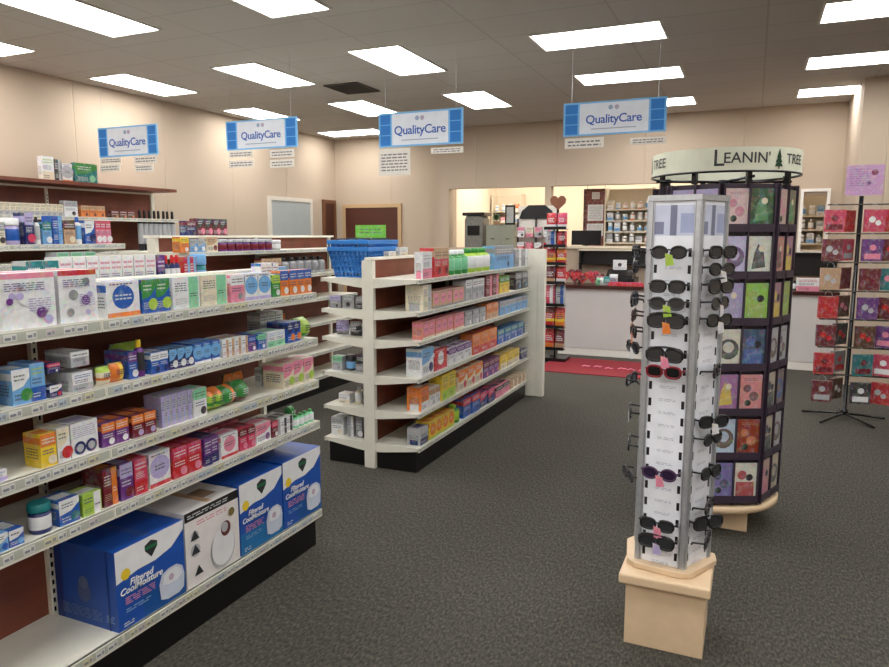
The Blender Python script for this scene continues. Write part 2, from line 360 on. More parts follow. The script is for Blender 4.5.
def unit(name, label, xs, ys, zs, depth, top, sides=(1,), lip=.04, zdep=None, endpost=True, spine_t=.03, kick=True, strips=(1,), posts=True, capw=.05):
    """double or single sided shelving; ys = section boundaries, zs = lip-bottom heights"""
    root = thing(name, label, 'shelving', (xs, ys[0], 0)); rng = random.Random(len(label)); L = ys[-1]-ys[0]
    b = MB(); b.box(-spine_t/2, spine_t/2, .01, L-.01, .1, top-.02, (1,1,1)); b.build('back_panel', PANEL, root)
    b = MB(); b.box(-capw/2, capw/2, 0, L, top-.02, top, (1,1,1)); bevel(b.build('top_rail', SHELF, root), .003)
    for i, yb in enumerate(ys):
        y = yb-ys[0]; e = (i == 0 or i == len(ys)-1)
        if not posts: continue
        b = MB(); pw = .035; hy = .012 if not (e and endpost) else .03
        y0 = y-hy if i else y-.01; y1 = y+hy if i < len(ys)-1 else y+.01
        b.box(-pw-(.006 if e else 0), pw+(.006 if e else 0), y0, y1, 0, top-.022)
        o = b.build('upright', SHELF, root); 
        if not e:
            s_ = MB()
            z = .1
            while z < top-.08:
                for sd in sides: s_.box(sd*pw if sd > 0 else -pw-.001, pw+.001 if sd > 0 else -pw, y-.004, y+.004, z, z+.018)
                z += .035
            s_.build('slot_row', SOCK, o)
    for sd in sides:
        if kick:
            b = MB(); x0, x1 = sorted((sd*.02, sd*(depth-.03))); b.box(x0, x1, .02, L-.02, 0, zs[-1]-.001); b.build('base', KICK, root)
        for li, z in enumerate(zs):
            dp = (zdep[li] if zdep else depth)
            for k in range(len(ys)-1):
                y0, y1 = ys[k]-ys[0]+.001, ys[k+1]-ys[0]-.001
                a = spine_t/2+.001
                mb = MB()
                def bx(xa, xb, *r):
                    xa, xb = sorted((sd*xa, sd*xb)); mb.box(xa, xb, *r)
                bx(a, dp-.003, y0, y1, z+lip-.016, z+lip); bx(dp-.012, dp, y0, y1, z, z+lip)
                for ye in (y0, y1-.003):
                    pts = [(sd*.04, z+lip-.016), (sd*.04, z-.035), (sd*.1, z-.03), (sd*(dp-.02), z+.004), (sd*(dp-.012), z+lip-.016)]
                    mb.prism(pts if sd < 0 else pts[::-1], ye, ye+.003, (1,1,1), axis='y')
                o = mb.build('shelf', SHELF, root)
                if sd in strips: price_strip(y0+.005, y1-.005, sd*dp, z, z+lip, sd, rng, o)
    return root
# ================================================================== THE ROOM
CH = 3.2; XL, XR, YN, YB, YF = -6.6, 4.6, -3.0, 9.95, 10.41
def plain(name, x0, x1, y0, y1, z0, z1, mat): return struct(MB().box(x0, x1, y0, y1, z0, z1).build(name, mat))
plain('floor', XL-.2, XR+.2, YN-.2, 13.4, -.1, 0, CARPET)
plain('ceiling', XL-.2, XR+.2, YN-.2, 13.4, CH, CH+.1, CEIL)
plain('wall_left', XL-.2, XL, YN, YF+.2, 0, CH, WALLM)
plain('wall_right', XR, XR+.2, YN, 13.4, 0, CH, WALLM)
plain('wall_near', XL, XR, YN-.2, YN, 0, CH, WALLM)
plain('wall_rear_left', XL, -4.44, YF, YF+.2, 0, CH, WALLM)
# wall over and beside the dispensary windows, in one mesh with its openings left free
w = MB(); O1, O2, O3 = (-4.29, -2.79), (-2.70, .30), (.537, .79); ZT, ZS = 2.30, 1.42
yb0, yb1 = YB, YB+.14
w.box(-4.44, XR, yb0, yb1, ZT, CH); w.box(-4.44, XR, yb0, yb1, 0, ZS)
w.box(-4.44, O1[0], yb0, yb1, ZS, ZT); w.box(O1[1], O2[0], yb0, yb1, ZS, ZT); w.box(O2[1], O3[0], yb0, yb1, ZS, ZT); w.box(O3[1], XR, yb0, yb1, ZS, ZT)
w.box(O3[0], O3[1], yb0, yb1, 2.10, ZT)
struct(w.build('wall_back', WALLM))
plain('wall_return', -4.58, -4.44, YB+.14, YF, 0, CH, WALLM)
c = plain('wall_column', .95, 1.75, 8.56, 9.95, 0, CH, WALLM)
MARM = node_mat('inner_wall_paint', .8, color=lin((238,222,202)), vary=.03, scale=2)
plain('wall_dispensary', -4.6, XR, 13.0, 13.2, 0, CH, MARM)
plain('wall_dispensary_left', -4.72, -4.6, YF+.2, 13.0, 0, CH, MARM)
plain('baseboard_left', XL, XL+.02, YN, YF, 0, .1, MATS['black_kick_plate'])
# ledge under the openings and white frame of the small window
LEDGE = node_mat('ledge_laminate', .4, color=lin((215,205,185)), vary=.04)
plain('trim_1', -2.75, .34, YB-.06, YB-.001, ZS+.001, ZS+.035, LEDGE)
f = MB(); x0, x1, z0, z1 = .50, .83, ZS-.02, 2.14
WHITEM = node_mat('white_trim_paint', .45, color=lin((235,232,225)), vary=.03)
f.box(x0, x0+.035, YB-.03, YB-.001, z0, z1); f.box(x1-.035, x1, YB-.03, YB-.001, z0, z1); f.box(x0, x1, YB-.03, YB-.001, z1, z1+.035); f.box(x0, x1, YB-.03, YB-.001, z0-.035, z0)
struct(f.build('window_1', WHITEM))
# doors and panels on the far left
def door(n, loc, rz, w, h, slab, frame, knob=True):
    r = struct(link('door_%d' % n, None, None, loc, rz))
    m1 = node_mat('door_paint_%d' % n, .5, color=lin(slab), vary=.04, scale=4); m2 = node_mat('door_trim_%d' % n, .5, color=lin(frame), vary=.04)
    MB().box(-w/2, w/2, -.03, -.005, .01, h).build('door_slab', m1, r)
    fb = MB(); fb.box(-w/2-.06, -w/2, -.04, -.001, 0, h+.06); fb.box(w/2, w/2+.06, -.04, -.001, 0, h+.06); fb.box(-w/2, w/2, -.04, -.001, h, h+.06); fb.build('door_frame', m2, r)
    if knob:
        k = MB(); k.tube([(w/2-.09, -.03, 1.0), (w/2-.09, -.075, 1.0), (w/2-.19, -.08, 1.0)], .01, 8, (1,1,1)); k.build('door_handle', METAL, r)
    return r
door(1, (XL, 9.1, 0), pi/2, 1.0, 2.12, (166,172,172), (214,208,196))
door(2, (-5.89, YF, 0), 0, 1.0, 2.06, (78,38,24), (192,160,120))
door(3, (XL, 10.17, 0), pi/2, .26, 2.13, (72,34,24), (110,70,45), False)
# ------------------------------------------------------------------ ceiling lights and vent
GLOW = node_mat('glowing_diffuser', .4, color=(.9,.9,.9), vary=0, emit=(1, .985, .965, 12.8))
LFR = node_mat('white_light_frame', .5, color=lin((225,222,215)), vary=.02)
def light(proto, x, y, rz, lab):
    if proto is None:
        r = thing('ceiling_light', lab, 'ceiling light', (x, y, CH), rz, 'recessed fluorescent ceiling lights')
        a, b = .245, .5; t = .018
        fb = MB(); fb.box(-a-t, a+t, -b-t, -b, -.012, -.001); fb.box(-a-t, a+t, b, b+t, -.012, -.001); fb.box(-a-t, -a, -b, b, -.012, -.001); fb.box(a, a+t, -b, b, -.012, -.001)
        fb.build('frame', LFR, r); MB().box(-a, a, -b, b, -.008, -.002).build('diffuser', GLOW, r); return r
    return copy_tree(proto, (x, y, CH), rz, lab, 'ceiling light', 'recessed fluorescent ceiling lights')
k = 1.143
LL = [(-2.71*k, 5.27*k, 0, 'recessed light panel in front of the third hanging sign, near the dark vent'),
      (-2.71*k, 7.07*k, 0, 'recessed light panel between the third and fourth hanging signs'),
      (-4.03*k, 5.27*k, 0, 'recessed light panel left of the dark vent'),
      (-4.03*k, 7.02*k, 0, 'recessed light panel just behind the dark vent, left of the third sign'),
      (-5.31*k, 5.13*k, 0, 'recessed light panel above the leftmost hanging sign'),
      (-5.34*k, 6.9*k, 0, 'recessed light panel above the second hanging sign, by the left wall'),
      (-5.12*k, 8.55*k, pi/2, 'crosswise light panel in the rear left corner of the store ceiling'),
      (-2.71*k, 3.47*k, 0, 'cut off light panel at the upper edge, in front of the vent row'),
      (-4.02*k, 3.38*k, 0, 'nearest long light panel at the upper left of the ceiling'),
      (-5.32*k, 3.42*k, 0, 'light panel cut by the left edge, beside the left wall'),
      (-1.09*k, 5.2*k, pi/2, 'nearest crosswise light panel in front of the rightmost hanging sign'),
      (-1.09*k, 6.55*k, pi/2, 'crosswise light panel just above the rightmost hanging sign'),
      (-1.09*k, 7.95*k, pi/2, 'crosswise light panel half hidden behind the rightmost hanging sign'),
      (.76*k, 5.25*k, pi/2, 'nearest crosswise light panel of the right hand row'),
      (.76*k, 6.68*k, pi/2, 'middle crosswise light panel of the right hand row'),
      (.76*k, 8.0*k, pi/2, 'farthest crosswise light panel of the right hand row, next to the column')]
proto = None
for x, y, r_, lab in LL:
    o = light(proto, x, y, r_, lab); proto = proto or o
OUT = [(x, y) for x in (-4.6, -3.1, -1.2, .9, 3.0) for y in (1.6, -.4, -2.0)]+[(3.0, 3.6), (3.0, 6), (-1.2, 3.9), (.9, 3.9)]
for i, (x, y) in enumerate(OUT):
    light(proto, x, y, pi/2 if x > -2 else 0, 'recessed light panel behind or beside the viewer, outside the photo').name = 'ceiling_light'
DISP = [c_ for c_ in proto.children if c_.name.startswith('diffuser')][0].data.copy(); DISP.materials[0] = node_mat('warm_bright_diffuser', .4, color=(.9,.9,.9), vary=0, emit=(1, .9, .76, 34))
for i, (x, y) in enumerate([(-3.6, 11.6), (-1.6, 11.6), (.4, 11.6)]):
    dl = light(proto, x, y, pi/2, ('left', 'middle', 'right')[i]+' light panel inside the dispensary behind the counter')
    for ch in dl.children:
        if ch.name.startswith('diffuser'): ch.data = DISP
v = thing('ceiling_vent', 'dark square air vent grille in the ceiling between light panels', 'vent', (-4.12, 6.88, CH))
MB().box(-.19, .19, -.23, .23, -.006, -.001).build('backing', KICK, v)
vb = MB(); vb.box(-.21,.21,-.25,-.23,-.014,-.001); vb.box(-.21,.21,.23,.25,-.014,-.001); vb.box(-.21,-.19,-.23,.23,-.014,-.001); vb.box(.19,.21,-.23,.23,-.014,-.001)
DKM = node_mat('dusty_grille', .6, color=lin((70,66,62)), vary=.1); vb.build('frame', DKM, v)
vb = MB()
for i in range(9): vb.prism([(-.18+.04*i, -.012), (-.165+.04*i, -.006), (-.162+.04*i, -.008), (-.177+.04*i, -.014)], -.23, .23, (1,1,1), axis='y')
vb.build('louvre', DKM, v)
# ================================================================== GONDOLAS
GX = -2.36
Z1 = [1.28, 1.053, .837, .625, .155]
unit('gondola_shelving', 'nearest cream gondola stocked with cartons and big humidifier boxes', GX, [.40, 1.665, 2.93], Z1, .38, 1.43, (1, -1), strips=(1,), endpost=False)
Z2 = [1.285, 1.07, .875, .625, .385, .15]
unit('gondola_shelving', 'cream gondola with blue baskets on its end, in the middle of the floor', GX, [4.10, 5.38, 6.62], Z2, .375, 1.455, (1, -1), lip=.028, strips=(1,))
# the white board closing its far end
e = thing('end_board', 'tall cream end board closing the far end of the middle gondola', 'panel', (-1.965-.36, 6.70, 0))
bevel(MB().box(-.40, .40, -.03, .03, 0, 1.47).build('board', SHELF, e), .004)
b = MB(); b.box(.401, .47, -.035, .035, 0, 1.47); bevel(b.build('corner_post', SHELF, e), .004)
unit('gondola_shelving', 'gondola in the left aisle with packed top shelf, near end', -4.34, [1.9, 2.75, 3.58], [1.51, 1.40, 1.1, .8, .5, .15], .40, 1.62, (1, -1), lip=.035, zdep=[.36, .44, .44, .44, .44, .44], strips=(1,))
unit('gondola_shelving', 'brown backed gondola in the left aisle behind the white post', -4.34, [4.16, 5.4, 6.65], [1.44, 1.20, .95, .7, .4, .15], .38, 1.60, (1, -1), lip=.03, capw=.18, strips=(1,))
wu = unit('wall_shelving', 'tall brown backed shelving standing along the left wall under a canopy', XL+.06, [2.2, 3.56, 4.93, 6.29], [1.75, 1.40, 1.1, .8, .5, .15], .40, 2.09, (1,), lip=.035, strips=(1,), capw=.06)
b = MB(); b.box(-.02, .40, -.01, 4.1, 2.092, 2.125); b.build('canopy', PANEL, wu)
# ------------------------------------------------------------------ goods on the nearest gondola
XF = GX+.38-.018
T1 = [z+.04 for z in Z1]
shelf_row('near gondola top shelf', XF, T1[0], [
 (-62, 0, 273, 1, 'carton', 'lilac pink purple', 7, None, .16),
 (1, 60, 273, 1, 'carton', 'white pink lilac', 7, None, .16),
 (62, 101, 270, 1, 'carton', 'white red lilac', 7, None, .15),
 (108, 142, 281, 1, 'carton', 'white blue orange', 4, None, .07),
 (143, 172, 279, 2, 'carton', 'blue green lime', 2, None, .07),
 (173, 201, 277, 1, 'carton', 'white mint silver', 3, None, .07),
 (202, 229, 275, 1, 'carton', 'cream mint silver', 3, None, .07),
 (231, 245, 275, 1, 'carton', 'pink white grey', 0, None, .06),
 (246, 272, 273, 2, 'carton', 'white sky lilac', 4, None, .06),
 (273, 281, 275, 1, 'carton', 'green lime white', 0, None, .06),
 (282, 314, 270, 4, 'carton', 'orange blue white', 0, None, .06),
])
shelf_row('near gondola top shelf back row', XF-.2, T1[0], [
 (262, 286, 263, 3, 'carton', 'blue white sky', 0), (288, 300, 266, 1, 'carton', 'sky white navy', 1)], depth=.06)
shelf_row('rear side of near gondola', GX-.12, T1[0], [
 (30, 62, 261, 2, 'carton', 'silver teal white', 0), (63, 158, 256, 8, 'carton', 'white cream pink', 1), (159, 167, 255, 1, 'carton', 'navy purple white', 0),
 (168, 184, 255, 3, 'bottle', 'navy white red', 0), (185, 199, 257, 2, 'carton', 'red sky pink', 3), (200, 212, 254, 1, 'jar', 'teal sky sky', 0)], depth=.08)
shelf_row('near gondola second shelf', XF, T1[1], [
 (-40, -2, 372, 2, 'carton', 'navy white sky', 0),
 (14, 33, 369, 1, 'carton', 'sky white green', 2, None, .1), (33, 48, 363, 1, 'carton', 'sky blue lime', 1, None, .1),
 (50, 63, 385, 1, 'carton', 'navy white red', 2), (50, 63, 365, 1, 'carton', 'navy rose white', 0, .078),
 (73, 94, 372, 1, 'carton', 'white silver blue', 1), (73, 92, 351, 1, 'carton', 'silver white grey', 0, .082),
 (101, 114, 367, 1, 'pouch', 'cream lime orange', 1, None, .05), (115, 128, 363, 1, 'pouch', 'orange yellow red', 2, None, .05),
 (130, 139, 352, 1, 'carton', 'blue purple white', 0), (140, 149, 340, 1, 'bottle', 'purple charcoal yellow', 0),
 (152, 170, 352, 2, 'carton', 'blue white navy', 0), (171, 194, 348, 3, 'carton', 'navy sky white', 2), (195, 221, 342, 3, 'carton', 'blue sky white', 4),
 (223, 249, 338, 4, 'carton', 'white tan pink', 3), (250, 258, 336, 1, 'carton', 'purple blue white', 0), (259, 267, 334, 1, 'carton', 'blue mint white', 0),
 (268, 286, 331, 2, 'carton', 'white mint sky', 1), (288, 302, 322, 2, 'carton', 'blue navy orange', 2), (303, 314, 318, 1, 'pouch', 'lime green white', 0),
])
shelf_row('near gondola second shelf back row', XF-.17, T1[1], [
 (118, 146, 343, 1, 'pouch', 'lime blue yellow', 0), (262, 284, 312, 3, 'carton', 'silver white grey', 0), (286, 304, 312, 2, 'carton', 'orange brown white', 0)], depth=.08)
shelf_row('near gondola third shelf', XF, T1[2], [
 (-12, 10, 472, 1, 'carton', 'white lilac sky', 1, None, .12),
 (42, 58, 433, 1, 'carton', 'yellow orange cream', 0, None, .08), (58.5, 71.5, 427, 1, 'carton', 'white cream red', 2, None, .1), (73, 101, 421, 1, 'carton', 'white lilac silver', 6, None, .1),
 (104, 131, 421, 2, 'carton', 'purple orange white', 0), (133, 157, 413, 2, 'carton', 'maroon orange lilac', 0),
 (163, 195, 393, 6, 'carton', 'lilac silver sky', 3, None, .09, .01), (196, 209, 388, 1, 'carton', 'white mint charcoal', 0, None, .09), (211, 226, 389, 2, 'pouch', 'lime orange green', 1), (227, 240, 386, 1, 'pouch', 'green orange lime', 2), (241, 252, 381, 1, 'pouch', 'green brown orange', 0),
 (284, 317, 360, 3, 'carton', 'cream pink lime', 2, None, .12),
])
shelf_row('near gondola third shelf back row', XF-.14, T1[2], [
 (228, 246, 373, 2, 'pouch', 'orange green white', 0), (262, 280, 366, 2, 'carton', 'white silver pink', 0)], depth=.04)
shelf_row('near gondola fourth shelf', XF, T1[3], [
 (-6, 10, 534, 1, 'carton', 'sky white blue', 2), (11, 26, 529, 1, 'carton', 'blue white sky', 2),
 (38, 59, 503, 1, 'tub', 'navy white teal', 0), (61, 82, 498, 1, 'carton', 'blue white teal', 2, None, .09), (84, 103, 492, 1, 'carton', 'lime white green', 3, None, .08),
 (106, 121, 468, 1, 'carton', 'maroon orange tan', 3, None, .1), (122, 135, 463, 1, 'carton', 'purple lilac maroon', 0, None, .1), (136, 149, 458, 1, 'carton', 'rose red orange', 1, None, .1),
 (151, 173, 451, 1, 'carton', 'white lilac red', 4, None, .1), (174, 203, 444, 2, 'carton', 'red rose pink', 0, None, .1),
 (205, 221, 437, 2, 'carton', 'purple navy pink', 1), (222, 240, 433, 1, 'carton', 'white pink red', 4, None, .08), (241, 256, 427, 2, 'carton', 'rose maroon pink', 0),
 (257, 272, 423, 1, 'carton', 'white pink purple', 2), (273, 279, 421, 1, 'carton', 'maroon rose white', 0), (281, 294, 417, 2, 'carton', 'white charcoal silver', 3),
 (296, 316, 412, 4, 'bottle', 'mint white green', 0),
])
shelf_row('near gondola fourth shelf back row', XF-.12, T1[3], [(92, 104, 478, 1, 'carton', 'charcoal grey lilac', 0), (190, 240, 428, 5, 'carton', 'rose pink purple', 0), (292, 312, 404, 2, 'pouch', 'green mint lime', 0)], depth=.05)
# ------------------------------------------------------------------ big humidifier boxes on the bottom shelf
def shield(F, u, v, r, a, b):
    F.poly([(u-r*F.h/F.w*.9, v+r*.6), (u-r*F.h/F.w*.9, v), (u, v-r), (u+r*F.h/F.w*.9, v), (u+r*F.h/F.w*.9, v+r*.6), (u, v+r)], a)
    F.rect(u-r*F.h/F.w*.9, v+r*.05, u+r*F.h/F.w*.9, v+r*.4, b)
def humid_box(w, d, h, variant):
    mb = MB(); base = lin((28,80,168)) if variant != 1 else lin((226,222,220)); rng = random.Random(variant)
    mb.box(-d, 0, -w/2, w/2, 0, h, base)
    F = Face(mb, lambda a, b, o: (o, a-w/2, b), w, h)
    if variant == 1:
        F.rect(0, .88, 1, 1, P['black']); F.lines(.05, .91, .8, .97, P['white'], 1, rng)
        F.lines(.2, .78, .75, .85, P['pink'], 1, rng)
        for u, v, r in ((.16, .66, .07), (.16, .47, .085), (.2, .18, .03)):
            F.disc(u, v, r, P['silver']); F.poly([(u-.08, v-.05), (u+.08, v-.05), (u, v+.08)], P['charcoal'])
        F.disc(.66, .3, .27, P['silver'], 22, .85); F.disc(.66, .32, .255, P['white'], 22, .85)
        F.disc(.72, .55, .105, lin((95,40,40)), 18, .9); F.disc(.70, .575, .07, P['silver'], 18, .9); F.disc(.84, .74, .06, lin((120,105,60)))
    else:
        F.rect(0, 0, 1, .3, lin((30,110,170))) if variant == 2 else F.rect(.35, 0, 1, .3, lin((20,80,150)))
        F.poly([(0,1),(1,1),(1,.88),(.8,.72),(.55,.66),(.3,.66),(0,.6)], P['white']); 
        F.disc(.13, .68, .07, P['yellow']); shield(F, .5, .84, .11, P['charcoal'], lin((30,110,70)))
        F.poly([(.6,.1),(.7,.06),(.88,.06),(.96,.1),(.98,.28),(.95,.4),(.86,.46),(.74,.46),(.63,.42),(.585,.3)], lin((196,206,222))); F.poly([(.64,.28),(.72,.25),(.86,.25),(.94,.3),(.92,.38),(.84,.43),(.74,.43),(.66,.39)], lin((222,226,232))); F.disc(.77, .33, .045, lin((190,170,190)), 12, 1)
        F.lines(.1, .3, .52, .40, P['pink'], 2, rng); F.lines(.1, .2, .45, .26, P['sky'], 1, rng); F.lines(.06, .04, .2, .1, P['white'], 1, rng)
    F = Face(mb, lambda a, b, o: (a-d, -w/2-o, b), d, h)
    if variant != 1:
        F.rect(0, 0, .12, 1, lin((20,52,125))); F.disc(.47,.42,.14, lin((70,92,140)), 16, .8); F.disc(.47,.53,.08, lin((95,112,150)), 14); F.lines(.1, .08, .75, .22, lin((70,110,180)), 3, rng); F.lines(.82, .1, .95, .2, P['sky'], 2, rng)
        F.rect(.86, 0, .88, 1, lin((16,48,120)))
    else: F.lines(.1, .1, .9, .8, P['silver'], 6, rng)
    F = Face(mb, lambda a, b, o: (-b, a-w/2, h+o), w, d); F.rect(.45, .05, .55, .95, lin((60,90,160)) if variant != 1 else P['tan'])
    if variant == 1: F.rect(.55, .2, .8, .5, lin((150,120,95)))
    return mb
def big(y0, y1, h, variant, lab, txt):
    w = (y1-y0)*.985; o = humid_box(w, .31, h, variant).build('humidifier_box', PLAIN, None, (XF+.004, (y0+y1)/2, T1[4]+.0005)); tag(o, lab, 'box')
    if txt:
        for s, v, sz in (('Filtered', .555, .032), ('CoolMoisture', .475, .032)):
            M = Matrix.Translation((.005, -w*.17, h*v)) @ FX; lettering(s, sz*w/.3, 'white', o, M, .0005, .25)
yy = [yat(p, XF, T1[4]) for p in (118, 186, 240, 283, 321)]
big(yy[0], yy[1], .30, 0, 'large blue humidifier box with white swoosh, nearest on the bottom shelf', True)
big(yy[1]+.004, yy[2], .315, 1, 'large white humidifier box with black top strip on the bottom shelf', False)
big(yy[2]+.004, yy[3], .325, 2, 'large blue humidifier box between the white box and the aisle end box', True)
big(yy[3]+.004, yy[4], .33, 3, 'large blue humidifier box at the far aisle end of the bottom shelf', True)
# ------------------------------------------------------------------ goods on the middle gondola, right side
X2 = GX+.375-.015; T2 = [z+.028 for z in Z2]
R2 = [
 [(423,433,252,1,'carton','white pink silver',1,None,.06),(434,450,248,2,'carton','red tan maroon',0),(451,471,250,3,'bottle','green mint white',0),(472,493,248,3,'bottle','lime white green',0),(494,514,246,1,'carton','sky grey navy',0),(515,532,249,2,'carton','grey white navy',3)],
 [(423,432,285,1,'carton','cream silver green',3,None,.13),(433,465,289,5,'carton','tan pink grey',4),(466,485,279,3,'carton','silver white grey',0),(486,499,275,2,'carton','maroon pink cream',3),(500,510,276,2,'carton','yellow green tan',0),(516,532,272,2,'carton','charcoal grey sky',0)],
 [(423,465,317,7,'carton','salmon pink cream',4,None,.08),(466,486,309,3,'carton','silver grey white',0),(487,499,303,2,'carton','orange tan cream',1),(500,532,298,5,'carton','sky silver grey',0)],
 [(422,434,348,1,'carton','white sky navy',2,None,.12),(435,448,349,1,'carton','red white rose',4),(449,472,345,3,'carton','white purple silver',0),(473,497,331,3,'carton','orange red tan',1),(498,524,326,4,'carton','blue teal silver',0),(525,532,322,1,'carton','grey silver navy',1)],
 [(422,430,387,1,'carton','orange white red',1,None,.11),(431,441,387,2,'carton','white tan silver',0),(442,456,373,2,'carton','yellow lime green',1),(459,483,366,3,'carton','cream orange rose',2),(484,500,359,3,'carton','purple maroon pink',0),(501,520,352,3,'carton','yellow cream tan',1),(521,532,348,2,'carton','navy grey silver',0)],
 [(421,429,427,1,'carton','silver navy white',1,None,.1),(430,455,416,4,'carton','yellow orange lime',4),(456,462,405,1,'bottle','green lime lime',0),(464,480,396,2,'carton','blue red navy',0),(481,495,390,2,'carton','navy rose blue',2),(496,510,384,2,'carton','pink charcoal rose',0),(511,532,375,4,'carton','tan cream grey',3)],
]
WS = ['top', 'second', 'third', 'fourth', 'fifth', 'bottom']
for i, sp in enumerate(R2): shelf_row('middle gondola %s shelf' % WS[i], X2, T2[i], sp, depth=.11)
for i, (a, b, yt, n, cs) in enumerate([(435,480,302-13,1,''),]): pass
shelf_row('middle gondola third shelf back row', X2-.13, T2[3], [(440,470,338,3,'carton','silver grey sky',0)], depth=.1)
# small white packs on the top rail of the middle gondola
for i, (y, w_, h_) in enumerate([(4.42, .10, .035), (4.60, .12, .06)]):
    o = carton(w_, .045, h_, [P['white'], P['cream'], P['mint']], 5+i, 1)[0]
    tag(link('carton', o[1], None, (GX+.02, y, 1.4555)), ['low', 'taller'][i]+' white pack lying on the top rail of the middle gondola', 'carton')
# left side of the middle gondola: things standing at its near end
def left_goods(z, items, where):
    for k_, (xc, y, w_, d_, h_, kind, cs, st, nm) in enumerate(items):
        c = cs.split(); parts = KINDS[kind](w_, d_, h_, [P[q] for q in c], k_+int(z*100), st)
        o = link(parts[0][0], parts[0][1], None, (xc, y, z+.0005), -pi/2)
        for n_, me in parts[1:]: link(n_, me, o)
        tag(o, nm+', '+where, kind)
left_goods(T2[1], [(-2.66,4.16,.09,.07,.085,'carton','grey lilac charcoal',0,'grey lilac carton'),(-2.56,4.17,.09,.07,.09,'carton','silver grey black',5,'silver carton'),(-2.45,4.16,.09,.07,.085,'carton','charcoal grey silver',2,'charcoal carton')], 'left end of middle gondola second shelf')
left_goods(T2[2], [(-2.65,4.2,.1,.08,.10,'pouch','lilac grey purple',0,'lilac pouch'),(-2.53,4.18,.09,.08,.10,'pouch','charcoal silver grey',1,'charcoal pouch'),(-2.44,4.18,.07,.07,.09,'jar','silver purple white',0,'silver jar')], 'left end of middle gondola third shelf')
left_goods(T2[3], [(-2.66,4.17,.08,.07,.10,'carton','silver mint grey',0,'pale green carton'),(-2.57,4.18,.08,.08,.11,'tub','charcoal sky charcoal',0,'dark tub'),(-2.46,4.18,.11,.08,.12,'carton','grey charcoal sky',2,'dark grey carton')], 'left end of middle gondola fourth shelf')
left_goods(T2[4], [(-2.62,4.19,.09,.08,.07,'carton','white cream silver',1,'white carton'),(-2.52,4.2,.06,.06,.12,'bottle','cream white silver',0,'cream bottle'),(-2.44,4.2,.07,.07,.13,'carton','charcoal grey silver',3,'dark carton')], 'left end of middle gondola fifth shelf')
left_goods(T2[5], [(-2.67,4.17,.10,.12,.13,'carton','white silver cream',0,'white carton'),(-2.56,4.17,.05,.12,.15,'carton','silver white grey',3,'silver carton'),(-2.49,4.17,.05,.12,.15,'carton','grey silver white',0,'grey carton'),(-2.43,4.17,.04,.12,.15,'carton','charcoal grey silver',0,'charcoal carton')], 'left end of middle gondola bottom shelf')
# more goods seen over the near gondola's end on that left side
BX = GX-.375
def neg_row(where, z, y0, y1, n, kind, cs, st, h_, noun):
    c = cs.split(); w_ = (y1-y0)/n; parts = KINDS[kind](w_*.94, min(w_, .09), h_, [P[q] for q in c], int(y0*9+z*50), st); first = None
    for i in range(n):
        loc = (BX+.015, y0+w_*(i+.5), z+.0005); lab = '%s %s %s, %s' % (ordinal(i, n).replace('left', 'near end').replace('leftmost', 'nearest').replace('rightmost', 'farthest'), NUM[n], noun, where)
        if first is None:
            first = link(parts[0][0], parts[0][1], None, loc, pi)
            for n_, me in parts[1:]: link(n_, me, first)
            tag(first, lab, kind, noun+' on the '+where)
        else: copy_tree(first, loc, pi, lab, kind, noun+' on the '+where)
# blue baskets stacked on the near end
BASK = node_mat('blue_basket_plastic', .3, color=lin((52,128,205)), vary=.08)
def basket(z, lab):
    r = thing('shopping_basket', lab, 'basket', (-2.54, 4.36, z), 0, 'stacked blue shopping baskets'); H = .19
    bx0, by0, bx1, by1 = .125, .17, .155, .215; nb = 9
    mb = MB(); mb.box(-bx0, bx0, -by0, by0, 0, .006)
    def wall(p0, p1, q0, q1, cols, rows):   # lattice side: bars between bottom edge p and top edge q
        p0, p1, q0, q1 = map(Vector, (p0, p1, q0, q1))
        for i in range(cols+1):
            t = i/cols; mb.tube([p0.lerp(p1, t), q0.lerp(q1, t)], .0075, 4)
        for j in range(rows+1):
            t = j/rows; mb.tube([p0.lerp(q0, t), p1.lerp(q1, t)], .007, 4)
    wall((-bx0,-by0,.003), (bx0,-by0,.003), (-bx1,-by1,H), (bx1,-by1,H), 9, 5)
    wall((-bx0,by0,.003), (bx0,by0,.003), (-bx1,by1,H), (bx1,by1,H), 9, 5)
    wall((-bx0,-by0,.003), (-bx0,by0,.003), (-bx1,-by1,H), (-bx1,by1,H), 13, 5)
    wall((bx0,-by0,.003), (bx0,by0,.003), (bx1,-by1,H), (bx1,by1,H), 13, 5)
    mb.build('basket_body', BASK, r)
    rm = MB(); a, c_ = bx1+.008, by1+.008
    rm.box(-a, a, -c_, -c_+.014, H-.01, H+.018); rm.box(-a, a, c_-.014, c_, H-.01, H+.018); rm.box(-a, -a+.014, -c_+.014, c_-.014, H-.01, H+.018); rm.box(a-.014, a, -c_+.014, c_-.014, H-.01, H+.018)
    bevel(rm.build('rim', BASK, r), .003)
    for s_ in (-1, 1):
        hd = MB(); hd.tube([(s_*.148, -.14, H+.012), (s_*.13, -.13, H+.024), (s_*.06, -.10, H+.026), (s_*.06, .10, H+.026), (s_*.13, .13, H+.024), (s_*.148, .14, H+.012)], .006, 6)
        hd.build('handle', node_mat('black_handle', .4, color=lin((30,40,60)), vary=.05), r)
    return r
basket(T2[0]+.001, 'lower blue plastic basket of the stack on the middle gondola end')
basket(T2[0]+.048, 'upper blue plastic basket stacked on the middle gondola end')
g = thing('sign_card', 'lime green card sign standing behind the blue baskets', 'sign', (-2.66, 4.68, T2[0]))
MB().box(-.06, .06, -.03, .03, 0, .006, P['white']).build('stand_foot', PLAST, g); MB().box(-.006, .006, -.004, .004, .006, .28, P['white']).build('stand_stem', PLAST, g)
